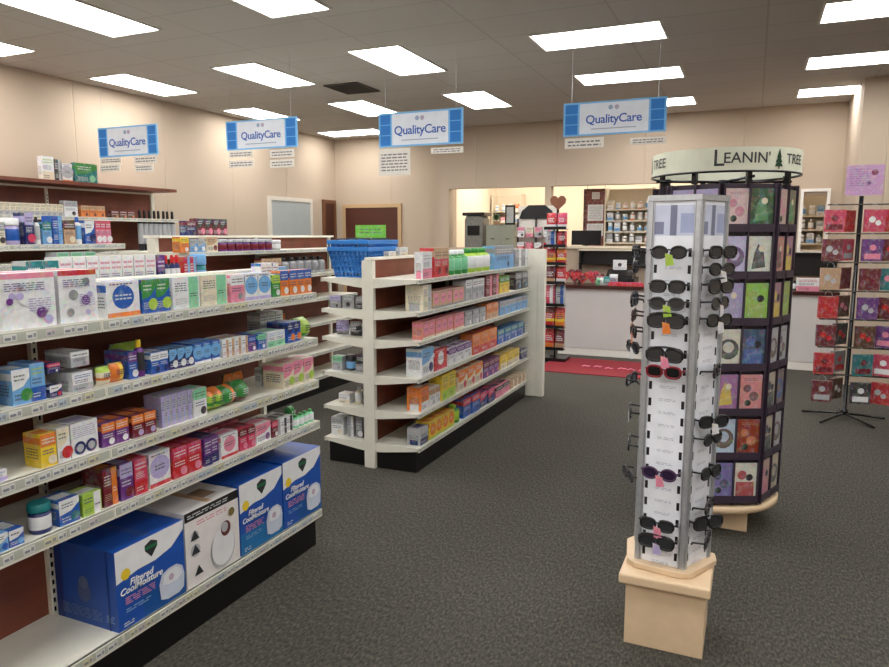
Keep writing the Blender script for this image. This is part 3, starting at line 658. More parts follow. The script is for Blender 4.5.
cb = MB(); cb.box(-.13, .13, -.009, -.005, .27, .365, lin((110,190,60))); F = Face(cb, lambda a, b, o: (a-.13, -.009-o, .27+b), .26, .1); F.lines(.15, .3, .85, .75, lin((40,110,40)), 1, random.Random(4)); cb.build('card', PRINT, g)
# ------------------------------------------------------------------ left aisle goods
shelf_row('left gondola top shelf', -3.98-.02, 1.546, [
 (-14, 7, 222, 2, 'carton', 'cream grey charcoal', 0), (8, 26, 218, 1, 'tub', 'lilac blue white', 0), (27, 36, 213, 1, 'carton', 'navy lilac rose', 0), (37, 43, 217, 1, 'bottle', 'white silver charcoal', 0),
 (44, 53, 222, 1, 'carton', 'sky teal white', 0), (54, 64, 216, 1, 'carton', 'blue sky white', 3), (65, 77, 221, 1, 'carton', 'tan brown cream', 0), (78, 85, 217, 1, 'bottle', 'white sky blue', 0),
 (86, 96, 221, 1, 'carton', 'blue white navy', 2), (97, 112, 221, 3, 'carton', 'pink rose white', 0)], depth=.1)
shelf_row('left gondola top shelf far end', -4.02, 1.546, [(113, 125, 226, 2, 'bottle', 'charcoal green white', 0), (126, 137, 226, 2, 'bottle', 'green charcoal white', 0)], depth=.1) if False else None
shelf_row('left gondola second shelf', -3.93, 1.436, [(57, 97, 247.5, 3, 'carton', 'silver mint cream', 5)], depth=.1, hmax=.06)
shelf_row('left gondola third shelf', -3.93, 1.136, [(-10, 24, 262, 3, 'carton', 'maroon charcoal brown', 0), (25, 36, 262, 1, 'carton', 'blue navy sky', 0), (37, 60, 262, 3, 'carton', 'charcoal grey black', 1)], depth=.1, hmax=.22)
shelf_row('brown gondola top rail', -4.26, 1.60, [(187, 197, 221, 1, 'carton', 'navy maroon black', 0), (198, 228, 219, 4, 'carton', 'maroon charcoal pink', 2)], depth=.08)
shelf_row('brown gondola upper shelf', -3.98, 1.47, [(181, 190, 237, 1, 'carton', 'orange yellow white', 0), (191, 206, 239, 2, 'carton', 'sky silver white', 2), (208, 219, 237, 1, 'carton', 'cream tan maroon', 2),
 (222, 275, 239, 7, 'jar', 'purple maroon silver', 0), (277, 284, 240, 1, 'jar', 'silver white white', 0)], depth=.08)
shelf_row('brown gondola second shelf', -3.98, 1.23, [(284, 328, 247, 6, 'bottle', 'silver grey charcoal', 0), (262, 282, 254, 2, 'carton', 'maroon tan silver', 0)], depth=.08, hmax=.165)
shelf_row('wall shelving upper shelf', XL+.06+.38, 1.785, [
 (-8, 64, 203, 12, 'carton', 'cream silver charcoal', 1), (65, 79, 201, 1, 'carton', 'white silver black', 0), (82, 106, 206, 3, 'carton', 'orange tan brown', 0), (112, 136, 211, 3, 'carton', 'brown maroon orange', 0)], depth=.06)
shelf_row('wall shelving middle shelf', XL+.06+.38, 1.435, [(142, 178, 211, 8, 'bottle', 'charcoal silver black', 0)], depth=.06)
# boxes on the canopy
cz = 2.1255
def cab(px0, px1, h_, d_, cs, st, lab, x=-6.28, txt=None):
    y0, y1 = yat(px0, x, cz), yat(px1, x, cz); o = carton((y1-y0), d_, h_, [P[q] for q in cs.split()], len(lab), st)[0][1]
    o = link('carton', o, None, (x, (y0+y1)/2, cz), 0); tag(o, lab, 'carton'); return o
cab(43, 55, .23, .06, 'white cream lime', 1, 'plain white box, left one on the wall shelving canopy')
cab(55.5, 62, .21, .06, 'charcoal silver white', 3, 'black and white striped box on the wall shelving canopy')
cab(63, 73, .18, .06, 'white silver orange', 4, 'white box beside the striped box on the wall shelving canopy')
cab(76, 98, .20, .06, 'teal green mint', 2, 'teal green box at the right on the wall shelving canopy')
# ================================================================== HANGING SIGNS
SIGNB = lin((40,120,200)); SIGNL = lin((120,185,235))
def hang_sign(px0, px1, ytop, ybot, Y, lab, cards):
    x0 = onY(px0, ytop, Y)[0]; x1 = onY(px1, ytop, Y)[0]; zt = onY(px0, ytop, Y)[2]; zb = onY(px0, ybot, Y)[2]; w = x1-x0; h = zt-zb; xc = (x0+x1)/2
    r = thing('hanging_sign', lab, 'sign', (xc, Y, zb), 0, 'hanging store signs')
    mb = MB(); mb.box(-w/2, w/2, -.006, .006, 0, h, SIGNL)
    for s_ in (1, -1):
        F = Face(mb, (lambda a, b, o: (a-w/2, -.006-o, b)) if s_ == 1 else (lambda a, b, o: (w/2-a, .006+o, b)), w, h)
        F.rect(.165, .05, .835, .95, lin((222,228,238)))
        k_ = F.k
        for j in range(3):
            F.k = k_; F.rect(.02, .05+j*.305, .145, .05+j*.305+.285, SIGNB); F.k = k_; F.rect(.855, .05+j*.305, .98, .05+j*.305+.285, SIGNB)
        F.disc(.47, .8, .07, lin((150,170,200))); F.disc(.53, .8, .07, lin((175,165,190))); F.rect(.28, .17, .72, .20, lin((160,170,190)))
    mb.build('board', MATTE, r)
    lettering('QualityCare', h*.36, 'blue', r, Matrix.Translation((0, -.0085, h*.46)) @ FY, .0012, space=.95)
    me = text_mesh('QualityCare', h*.36, .0006, .0012); me.transform(Matrix.Rotation(pi, 4, 'Z') @ Matrix.Translation((0, -.0085, h*.46)) @ FY); me.materials.append(ink('blue')); link('lettering', me, r)
    for s_ in (-1, 1):
        MB().tube([(s_*w*.42, 0, h-.003), (s_*w*.42, 0, CH-zb-.003)], .0016, 4, P['silver']).build('hanging_wire', PLAST, r)
    for (a, b, c_, d, rows) in cards:
        xa, xb = onY(a, b, Y)[0]-xc, onY(c_, b, Y)[0]-xc; za, zc = onY(a, b, Y)[2]-zb, onY(a, d, Y)[2]-zb
        za = min(za, -.004)
        cb = MB(); cb.box(xa, xb, -.003, .003, zc, za, lin((225,220,212)))
        F = Face(cb, lambda p, q, o: (xa+p, -.003-o, zc+q), xb-xa, za-zc); F.lines(.08, .15, .92, .85, lin((85,85,100)), rows, random.Random(int(a)))
        cb.tube([((xa+xb)/2, 0, za-.002), ((xa+xb)/2, 0, .002)], .0015, 4, P['silver']); cb.build('hanging_card', MATTE, r)
hang_sign(98, 157, 128.5, 158, 6.0-.62, 'leftmost blue and white hanging sign, over the left wall shelving', [(100,156.5,121,164,1),(100,165,120,172,1),(134,156.5,157,164,1),(135,165,153,172,1)])
hang_sign(226, 297, 122, 151, 5.39, 'second blue and white hanging sign from the left', [(229,151.5,253,158,1),(229,161,254,168,1),(270,150,294,158,1),(270,160,294,168,1)])
hang_sign(379, 463, 114, 148, 5.54, 'third blue and white hanging sign, with three cards stacked beneath', [(379,149.5,410,176,3),(431,148,463,154,1)])
hang_sign(564, 667, 104, 137, 5.69, 'rightmost and largest looking blue and white hanging sign', [(565,139,604,149,1),(630,138,666,145,1)])
# ================================================================== COUNTER AND DISPENSARY
CW = node_mat('counter_front_laminate', .5, color=lin((206,205,203)), vary=.03, scale=3)
CT = node_mat('dark_counter_top', .25, color=lin((62,30,26)), vary=.15, scale=9)
c = thing('pharmacy_counter', 'long white fronted pharmacy counter with dark worktop at the back', 'counter', (0, 9.3, 0))
MB().box(-2.38, .93, .0, .46, .1, .90).build('front_panel', CW, c); MB().box(-2.38, .93, .012, .45, 0, .1).build('plinth', node_mat('pale_plinth', .5, color=lin((205,200,190)), vary=.03), c)
bevel(MB().box(-2.42, .945, -.04, .48, .901, .945).build('worktop', CT, c), .004)
b = MB(); b.box(-2.38, .93, -.012, -.001, .0, .09); b.build('skirting', WHITEM, c)
CZ = .9455
# dark open shelving under the ledge behind the counter
s = thing('back_shelf', 'low dark open shelf below the dispensary ledge, behind the register', 'shelf', (-1.5, 9.87, .95))
MB().box(-.75, 1.7, .04, .07, .25, .46).build('back_panel', KICK, s); MB().box(-.75, 1.7, -.05, .04, .44, .46).build('top_board', LEDGE, s); MB().box(-.75, 1.7, -.05, .04, .25, .265).build('lower_board', KICK, s)
for x in (-.73, .4, 1.68): MB().box(x-.012, x+.012, -.05, .04, -.95, .44).build('side_panel', KICK, s)
s = thing('back_shelf', 'dark open shelf below the small white framed window', 'shelf', (.65, 9.87, .95))
MB().box(-.28, .28, .04, .07, .15, .44).build('back_panel', KICK, s); MB().box(-.28, .28, -.05, .04, .42, .44).build('top_board', KICK, s)
for x in (-.27, .27): MB().box(x-.01, x+.01, -.05, .04, -.95, .42).build('side_panel', KICK, s)
# red heart chocolate boxes on the counter
def heart(w_, d_, col, c2, lab):
    pts = []
    for i in range(24):
        t = 2*pi*i/24; pts.append((16*math.sin(t)**3/17*w_/2, (13*math.cos(t)-5*math.cos(2*t)-2*math.cos(3*t)-math.cos(4*t)+17)/29*w_))
    mb = MB(); mb.prism(pts[::-1], 0, d_, col, axis='y'); sm = [(x*.6, z*.6+w_*.22) for x, z in pts]; mb.prism(sm[::-1], -.003, 0, c2, axis='y')
    return tag(mb.build('heart_box', PRINT), lab, 'chocolate box', 'heart shaped boxes on the counter')
HB = [(564, .17, 'red', 'pink'), (574, .2, 'maroon', 'red'), (583, .16, 'red', 'maroon'), (592, .18, 'rose', 'red'), (600, .15, 'maroon', 'pink')]
for i, (px, w_, a, b_) in enumerate(HB):
    o = heart(w_, .04, P[a], P[b_], ['leftmost', 'second', 'middle', 'fourth', 'rightmost'][i]+' heart shaped box on the counter, '+a+' with '+b_+' centre')
    o.location = (onY(px, 280, 9.45)[0], 9.42+.03*(i % 2)*2, CZ); 
def simple(name, label, cat, mb, mat, loc, rz=0, group=None): return tag(mb.build(name, mat, None, loc, rz), label, cat, group)
for i, (px, cs, h_) in enumerate([(607, 'teal', .12), (613, 'silver', .15), (600, 'mint', .1)]):
    p = pouch(.11, .05, h_, [P[cs], P['white'], P['grey']], i, i)[0][1]
    tag(link('pouch', p, None, (onY(px, 285, 9.33)[0], 9.33, CZ), -pi/2), cs+' snack pouch on the counter beside the register', 'pouch')
r = thing('cash_register', 'black cash register with white screen on the pharmacy counter', 'cash register', (onY(621, 280, 9.55)[0], 9.56, CZ))
b = MB(); b.box(-.2, .2, -.2, .2, 0, .1); bevel(b.build('cash_drawer', SOCK, r), .006)
b = MB(); b.prism([(-.17,.1),(.14,.1),(.14,.2),(-.05,.2),(-.17,.13)], -.17, .17, (1,1,1), axis='x'); b.build('keyboard_housing', SOCK, r)
b = MB(); b.box(-.012, .012, .05, .08, .2, .26); b.build('screen_stem', SOCK, r)
b = MB(); b.box(-.12, .06, .03, .05, .2, .33, P['white']); F = Face(b, lambda p, q, o: (p-.12, .03-o, .2+q), .18, .13); F.disc(.5, .5, .2, P['charcoal']); F.lines(.1, .1, .9, .25, P['grey'], 1, random.Random(2)); b.build('display', PRINT, r)
t = MB(); t.box(-.24, .24, -.05, .05, 0, .03, P['red']); t.box(-.22, .2, -.04, .04, .03, .05, P['rose'])
simple('display_tray', 'low red tray of goods on the front edge of the counter', 'tray', t, PRINT, (onY(627, 287, 9.34)[0], 9.33, CZ))
o = carton(.24, .12, .15, [P['white'], P['pink'], P['red']], 3, 1)[0][1]
tag(link('carton', o, None, (onY(808, 285, 9.36)[0], 9.37, CZ), -pi/2), 'white box with pink foot on the counter right of the card spinner', 'carton')
for i, (px, cs) in enumerate([(788, 'grey'), (793, 'mint'), (797, 'charcoal')]):
    o = bottle(.06, .06, .16-.02*i, [P[cs], P['white'], P['black']], i, 0); q = link('bottle', o[0][1], None, (onY(px, 285, 9.45)[0], 9.45, CZ)); link('cap', o[1][1], q)
    tag(q, cs+' bottle on the counter just right of the card spinner', 'bottle')
# monitor, board, shelves of medicine seen through the openings
m_ = thing('monitor', 'black computer monitor seen from behind on the dispensary ledge', 'monitor', (onY(586, 240, 10.0)[0], 10.02, ZS+.001))
b = MB(); b.box(-.21, .21, -.015, .015, .045, .25); bevel(b.build('screen', SOCK, m_), .004); b = MB(); b.box(-.08, .08, -.05, .05, 0, .008); b.box(-.02, .02, -.01, .01, .008, .06); b.build('stand', SOCK, m_)
x0, x1 = onY(585, 200, 10.6)[0], onY(607, 200, 10.6)[0]; w_ = x1-x0
zt_ = onY(590, 189, 10.6)[2]
# notice board hangs from a ceiling rail just inside the window
nb = thing('notice_board', 'brown framed notice board with three white papers in the dispensary', 'notice board', ((x0+x1)/2, 10.6, zt_-.95))
b = MB(); b.box(-w_/2, w_/2, -.01, .01, 0, .95, lin((120,45,30))); b.build('backing', PRINT, nb)
b = MB(); b.box(-w_/2-.015, -w_/2+.02, -.02, -.011, 0, .95, lin((84,30,22))); b.box(w_/2-.02, w_/2+.015, -.02, -.011, 0, .95, lin((84,30,22))); b.box(-w_/2+.02, w_/2-.02, -.02, -.011, .92, .95, lin((84,30,22))); b.build('frame', PRINT, nb)
for i, (za, zb_, ww) in enumerate([(.80,.9,.35),(.48,.72,.7),(.26,.44,.75)]):
    b = MB(); b.box(-w_*ww/2, w_*ww/2, -.014, -.011, za, zb_, P['white']); F = Face(b, lambda p, q, o: (p-w_*ww/2, -.014-o, za+q), w_*ww, zb_-za); F.lines(.1,.1,.9,.9,P['silver'],4,random.Random(i)); b.build('paper', PRINT, nb)
b = MB(); b.tube([(-w_*.4, 0, .95), (-w_*.4, 0, CH-(zt_-.95)-.003)], .003, 4); b.build('hanger', SOCK, nb)
b = MB(); b.tube([(w_*.4, 0, .95), (w_*.4, 0, CH-(zt_-.95)-.003)], .003, 4); b.build('hanger', SOCK, nb)
def med_shelf(x0, x1, y, zs, lab, where, seed, cw='white', back=MARM):
    r = thing('medicine_shelving', lab, 'shelving', ((x0+x1)/2, y, 0)); w_ = x1-x0
    MB().box(-w_/2, w_/2, .28, .3, 0, zs[-1]+.3).build('back_panel', LEDGE, r)
    for s_ in (-1, 1): MB().box(s_*w_/2-.01, s_*w_/2+.01, 0, .279, 0, zs[-1]+.3).build('side_panel', LEDGE, r)
    for z in zs: MB().box(-w_/2+.011, w_/2-.011, 0, .279, z-.02, z).build('shelf', LEDGE, r)
    rng = random.Random(seed); proto = {}
    cl = ['white', 'cream', 'silver', 'tan', 'orange', 'sky', 'pink', 'grey', 'white']
    for zi, z in enumerate(zs[1:] if len(zs) > 2 else zs):
        n = max(3, int(w_/.11)); st = (w_-.04)/n; runs = {}
        for i in range(n):
            cc = rng.choice(cl); hh = rng.choice([.09, .11, .13]); kd = rng.choice(['bottle', 'carton', 'jar']); key = (cc, hh, kd)
            if key not in proto: proto[key] = KINDS[kd](.085, .07, hh, [P[cc], P['white'] if cc != 'white' else P['sky'], P['white']], seed+i, 1)
            pr = proto[key]; q = link(pr[0][0], pr[0][1], None, (x0+.02+st*(i+.5), y+.02, z+.0005), -pi/2)
            for nm, me in pr[1:]: link(nm, me, q)
            tag(q, '%s %s, %s along shelf %s of the %s' % (cc, kd, ORD[i] if i < 12 else 'last', ['one', 'two', 'three', 'four', 'five', 'six'][zi], where), kd, 'goods on the '+where)
med_shelf(-2.02, -1.35, 10.45, [.3, 1.50, 1.66, 1.82, 1.98], 'pale shelving of small medicine packs right of the notice board', 'shelving right of the notice board', 11)
med_shelf(.5, .95, 10.45, [.3, 1.50, 1.68, 1.86], 'shelving of packs seen through the small white framed window', 'shelving behind the small window', 12)
med_shelf(-4.55, -4.0, 12.6, [.3, 1.45, 1.65, 1.85, 2.05], 'white shelving against the rear wall behind the grey machine', 'shelving behind the grey machine', 13)
# grey machine with black lid
g = thing('pill_counter', 'grey speckled machine with a black lid in the left dispensary window', 'machine', (onY(477, 240, 10.3)[0], 10.3, 0))
GM = node_mat('grey_casting', .4, color=lin((118,118,112)), vary=.2, scale=25)
b = MB(); b.box(-.2, .2, -.2, .2, 0, 1.38); b.build('cabinet', GM, g)
b = MB(); b.prism([(-.15,1.381),(.15,1.381),(.15,1.84),(.12,1.9),(-.12,1.9),(-.15,1.84)], -.15, .15, (1,1,1), axis='y'); bevel(b.build('body', GM, g), .01)
b = MB(); b.box(-.18, .18, -.18, .18, 1.901, 1.95); bevel(b.build('lid', SOCK, g), .01)
b = MB(); b.box(-.1, .1, -.156, -.151, 1.6, 1.75); b.build('control_panel', SOCK, g)
g = thing('supply_cabinet', 'grey green cabinet with dark labels right of the black lidded machine', 'cabinet', (onY(504, 240, 10.3)[0], 10.3, 0))
GC = node_mat('grey_green_paint', .5, color=lin((142,146,132)), vary=.08)
b = MB(); b.box(-.23, .23, -.17, .17, 0, 1.76); bevel(b.build('body', GC, g), .006)
for x, z in ((-.12, 1.55), (.12, 1.55), (-.12, 1.3), (.12, 1.3)):
    b = MB(); b.box(x-.1, x+.1, -.18, -.171, z-.1, z+.1); d_ = b.build('drawer', GC, g); b = MB(); b.tube([(x-.03, -.181, z), (x-.03, -.195, z), (x+.03, -.195, z), (x+.03, -.181, z)], .005, 5); b.build('handle', SOCK, d_)
pt = thing('potted_plant', 'small dark green plant in a pot on the grey green cabinet', 'plant', (onY(500, 222, 10.3)[0]-.06, 10.3, 1.761))
b = MB(); b.lathe([(.04,0),(.05,.06),(.055,.065)], 14, P['tan']); b.build('pot', PLAST, pt)
b = MB(); rg = random.Random(8)
for i in range(26):
    a, l, up = rg.uniform(0, 2*pi), rg.uniform(.05, .1), rg.uniform(.02, .12); x, y = math.cos(a), math.sin(a)
    b.poly([(0,0,.065), (x*l*.6-y*.02, y*l*.6+x*.02, .065+up), (x*l, y*l, .065+up*.8), (x*l*.6+y*.02, y*l*.6-x*.02, .065+up)], lin((40,80,40)))
b.build('foliage', MATTE, pt)
fr = thing('picture_frame', 'dark framed notice standing on the cabinet behind the small plant', 'frame', (onY(505, 222, 10.36)[0]+.07, 10.4, 1.762))
b = MB(); b.box(-.08, .08, -.01, .01, 0, .3); b.build('frame', SOCK, fr); b = MB(); b.box(-.055, .055, -.013, -.0105, .03, .27, P['silver']); b.build('picture', PRINT, fr)
# display rack with black arched top and red goods
d = thing('display_rack', 'white counter rack with black arched top and red goods hanging', 'display rack', (-2.87, 9.75, 0))
b = MB(); b.box(-.28, .28, .1, .13, 0, 2.02, lin((228,224,216))); b.build('back_board', PRINT, d)
b = MB(); b.prism([(-.26,1.84),(.26,1.84),(.22,1.95),(.12,2.03),(-.12,2.03),(-.22,1.95)][::-1], .07, .1, P['black'], axis='y'); b.build('arched_header', PLAIN, d)
b = MB(); b.box(-.28, .28, -.1, .099, 0, 1.35, lin((214,208,198))); b.build('base_cabinet', PRINT, d)
for x in (-.27, .0, .27): b = MB(); b.box(x-.012, x+.012, .04, .07, 1.351, 1.84, P['black']); b.build('divider', PRINT, d)
for z in (1.36, 1.58): b = MB(); b.box(-.28, .28, -.06, .035, z-.008, z, P['maroon']); b.build('ledge', PRINT, d)
for zi, (z, cl) in enumerate([(1.3605, ['red', 'rose', 'maroon', 'red']), (1.5805, ['white', 'cream', 'silver', 'white'])]):
    for i, cc in enumerate(cl):
        o = carton(.1, .05, .14, [P[cc], P['white'] if zi == 0 else P['pink'], P['charcoal']], i, i % 5)[0][1]
        tag(link('carton', o, None, (-2.87-.2+i*.13, 9.72, z), -pi/2), '%s card pack, %s on the %s ledge of the arched rack' % (cc, ORD[i], ['lower', 'upper'][zi]), 'carton')
# tall red seasonal rack at the left end of the counter
d = thing('candy_rack', 'narrow black rack of red candy at the left end of the counter', 'display rack', (-2.28, 8.75, 0))
b = MB(); b.box(-.17, .17, -.14, .14, 0, .05); b.build('base', SOCK, d)
b = MB(); b.box(-.012, .012, -.012, .012, .05, 2.05); b.build('pole', SOCK, d)
zl = [.16, .44, .72, 1.0, 1.24, 1.46, 1.68]
for z in zl:
    b = MB(); b.box(-.14, .14, -.12, -.015, z-.008, z); b.box(-.14, .14, -.13, -.12, z-.008, z+.03); b.build('shelf', SOCK, d)
b = MB(); b.prism([(0,1.92),(.09,2.0),(.1,2.05),(.07,2.09),(.03,2.09),(0,2.06),(-.03,2.09),(-.07,2.09),(-.1,2.05),(-.09,2.0)], -.02, .02, lin((125,75,50)), axis='y'); b.build('topper', PLAIN, d)
cset = [('red','orange'),('red','maroon'),('rose','white'),('maroon','tan'),('orange','red'),('silver','blue'),('red','white')]
for zi, z in enumerate(zl):
    for i in range(2):
        a, b_ = cset[(zi+i*3) % 7]; hh = (zl[zi+1]-z-.025) if zi < 6 else .2
        p = pouch(.125, .05, hh, [P[a], P[b_], P['yellow']], zi*3+i, zi)[0][1]
        tag(link('pouch', p, None, (-2.28-.068+i*.136, 8.75-.06, z+.0005), -pi/2), '%s candy bag with %s, %s on tier %s of the candy rack' % (a, b_, ['left', 'right'][i], NUM[zi+1]), 'candy bag', 'candy bags on the narrow rack')
# mat
MATM = node_mat('red_mat_fibre', .9, color=lin((130,22,36)), vary=.15, scale=60, bump=.3, bscale=300)
mt = thing('floor_mat', 'dark red floor mat with white script in front of the counter', 'mat', (-1.6, 8.48, 0))
b = MB(); b.box(-.72, .95, -.52, .5, .001, .01); b.build('mat_body', MATM, mt)
b = MB(); rg = random.Random(5); x = -.25
while x < .75:
    z = .0125; y = -.08+rg.uniform(-.03, .03); b.tube([(x, y, z), (x+.03, y+.07, z), (x+.06, y+.02, z), (x+.09, y+.06*rg.random(), z)], .009, 4, P['pink']); x += .11+rg.uniform(0, .04)
b.build('script_motif', MATTE, mt)
# ================================================================== SUNGLASSES TOWER
st = thing('sunglasses_stand', 'tall spinning sunglasses tower on a pale wooden base, near right', 'display stand', (-.24, 2.80, 0))
b = MB(); b.box(-.147, .147, -.147, .147, 0, .255); bevel(b.build('base_box', WOOD, st), .003)
b = MB(); b.box(-.172, .165, -.175, .165, .256, .300); bevel(b.build('base_top', WOOD, st), .010, 3)
PC = (-.251+.24, 2.837-2.80); R5 = .159; PH = math.radians(9.3)
def pent(r, cut=0):
    pts = []
    for i in range(5):
        a = -pi/2-pi/5+2*pi*i/5-PH
        if cut:
            for dlt in (-cut, cut): pts.append((PC[0]+r*math.cos(a+dlt), PC[1]+r*math.sin(a+dlt)))
        else: pts.append((PC[0]+r*math.cos(a), PC[1]+r*math.sin(a)))
    return pts
b = MB(); b.prism(pent(.185, .12), .301, .325, (1,1,1)); bevel(b.build('turntable', WOOD, st), .004)
pv = pent(R5); ZB, ZTOP = .326, 1.735
WP = node_mat('white_display_panel', .3, color=lin((222,228,240)), vary=.03)
b = MB(); b.prism(pent(R5*.9), ZB, ZTOP-.01, (1,1,1)); b.build('core', WP, st)
b = MB(); b.prism(pent(R5*1.03), ZTOP-.009, ZTOP+.012, (1,1,1)); b.build('top_cap', METAL, st)
ROWZ = [onY(668, 252+16.9*i, 2.70)[2] for i in range(19)]
gl_proto = {}
def glasses_meshes(col, lenscol, tagcol, style):
    fr = MB(); hw = .066
    def ring(cx):
        pts = []
        for i in range(18):
            a = 2*pi*i/18; rx, rz = (.028, .021) if style != 2 else (.032, .025); e = 2.0 if style == 0 else 2.8
            c_, s_ = math.cos(a), math.sin(a)
            pts.append((cx+rx*abs(c_)**(2/e)*(1 if c_ > 0 else -1), -.0, rz*abs(s_)**(2/e)*(1 if s_ > 0 else -1)))
        return pts
    for cx in (-.034, .034): fr.tube(ring(cx), .0045, 6, col, closed=True)
    fr.tube([(-.009, 0, .006), (0, -.003, .010), (.009, 0, .006)], .003, 6, col)
    if style == 2: fr.tube([(-.062, 0, .012), (-.035, -.002, .027), (0, -.004, .03), (.035, -.002, .027), (.062, 0, .012)], .004, 6, col)
    le = MB()
    for cx in (-.034, .034):
        p = [(x, z) for x, _, z in ring(cx)]; le.prism([(cx+(x-cx)*.95, z*.95) for x, z in p], -.001, .001, lenscol, axis='y')
    te = []
    for s_ in (-1, 1):
        t_ = MB(); t_.tube([(s_*.062, .0, .008), (s_*.069, .006, .008), (s_*.068, .045, .004), (s_*.060, .048, -.006)], .004, 5, col); te.append(t_)
    out = [('frame', fr.mesh('frame', PLAST)), ('lens', le.mesh('lens', LENS)), ('temple', te[0].mesh('temple', PLAST)), ('temple', te[1].mesh('temple', PLAST))]
    if tagcol is not None:
        tg = MB(); tg.prism([(-.012,-.004),(.014,-.010),(.022,-.045),(-.008,-.05)], -.006, -.005, tagcol, axis='y'); tg.tube([(0, -.005, .006), (.002, -.006, -.008)], .0008, 4, P['silver']); out.append(('price_tag', tg.mesh('price_tag', PRINT)))
    return out
GS = [('black', P['black'], P['charcoal']), ('tortoise brown', lin((60,34,22)), lin((70,50,35))), ('red', lin((130,18,34)), P['black']), ('purple', lin((60,26,70)), lin((45,30,60))), ('grey', P['charcoal'], P['charcoal'])]
TG = {'none': None, 'white': P['white'], 'pink': P['pink'], 'green': P['lime'], 'orange': P['orange'], 'purple': P['lilac']}
FACEN = {0: 'front face', 1: 'right face', 4: 'left face', 2: 'rear right face', 3: 'rear left face'}
def hang_glasses(face, row, si, tg_, style, jitter=0):
    nm, c_, l_ = GS[si]; key = (si, tg_, style)
    if key not in gl_proto: gl_proto[key] = glasses_meshes(c_, l_, TG[tg_], style)
    p0, p1 = pv[face], pv[(face+1) % 5]; mid = ((p0[0]+p1[0])/2-.24, (p0[1]+p1[1])/2+2.80); ang = math.atan2(p1[1]-p0[1], p1[0]-p0[0])
    nx, ny = math.sin(ang), -math.cos(ang)
    so = .052 if face == 0 else .04
    loc = (mid[0]+nx*so, mid[1]+ny*so, ROWZ[row])
    if face: jitter = random.Random(row*3+face).uniform(-.4, .4)
    r = thing('sunglasses', '%s sunglasses%s, %s row from the top of tower %s' % (nm, ' with '+tg_+' tag' if tg_ != 'none' else '', (ORD[row] if row < 12 else {12:'thirteenth',13:'fourteenth',14:'fifteenth',15:'sixteenth',16:'seventeenth',17:'eighteenth',18:'nineteenth'}[row]), FACEN[face]), 'sunglasses', loc, ang+jitter, 'sunglasses on the tower '+FACEN[face])
    for n_, me in gl_proto[key]: link(n_, me, r)
for i in range(5):
    p0, p1 = Vector((*pv[i], 0)), Vector((*pv[(i+1) % 5], 0)); ang = math.atan2(p1.y-p0.y, p1.x-p0.x); W5 = (p1-p0).length; mid = (p0+p1)/2
    fp = link('face_panel', None, st, (mid.x, mid.y, 0), ang) if False else None
    b = MB(); b.box(-W5/2+.004, W5/2-.004, .004, .009, ZB, ZTOP-.01, lin((243,246,254)))
    fz = lambda a, q, o: (a-W5/2, .004-o, q)
    F = Face(b, fz, W5, 1)
    for z in ROWZ:
        for u in (.17, .83):
            F.k = 1; F.rect(u-.034, z-.017, u+.026, z+.014, P['black'])
    if i in (0, 1, 4):
        F.k = 1; F.rect(.1, 1.60, .9, 1.71, lin((205,212,232))); F.rect(.12, 1.605, .3, 1.65, lin((130,135,165))); F.k -= 1; F.rect(.42, 1.60, .55, 1.71, lin((120,125,150))); F.k -= 1; F.rect(.62, 1.61, .88, 1.68, lin((165,175,210)))
    for z in [ZB+.05*j for j in range(24)]:
        F.k = 1; F.lines(.35, z, .68, z+.012, lin((195,200,215)), 1, random.Random(i*50+int(z*99)))
    b.build('face_panel', PLAIN, st, (mid.x, mid.y, 0), ang)
    b = MB(); b.box(-W5/2, -W5/2+.016, -.004, .003, ZB, ZTOP-.01); b.box(-W5/2+.018, -W5/2+.022, -.002, .003, ZB, ZTOP-.01); b.build('edge_rail', METAL, st, (mid.x, mid.y, 0), ang)
    b = MB(); b.box(W5/2-.016, W5/2, -.004, .003, ZB, ZTOP-.01); b.box(W5/2-.022, W5/2-.018, -.002, .003, ZB, ZTOP-.01); b.build('edge_rail', METAL, st, (mid.x, mid.y, 0), ang)
for row, si, tg_, sty in [(0,0,'green',0),(2,0,'none',1),(3,4,'green',0),(4,0,'orange',2),(6,0,'pink',2),(7,2,'none',1),(13,3,'pink',0),(16,0,'pink',1),(17,0,'purple',2)]: hang_glasses(0, row, si, tg_, sty)
for row, si, tg_, sty in [(0,0,'none',1),(1,0,'white',0),(2,0,'none',2),(3,4,'white',0),(4,0,'white',1),(7,0,'none',0),(10,0,'white',1),(11,0,'none',0),(13,0,'none',1),(15,0,'white',0),(16,0,'none',2),(17,4,'none',1)]: hang_glasses(1, row, si, tg_, sty)
for row, si, tg_, sty in [(0,0,'white',1),(1,0,'none',0),(3,0,'none',2),(4,1,'orange',0),(5,0,'orange',1),(6,0,'white',0),(8,0,'none',1),(10,0,'white',0),(12,4,'none',1),(14,4,'none',0)]: hang_glasses(4, row, si, tg_, sty)
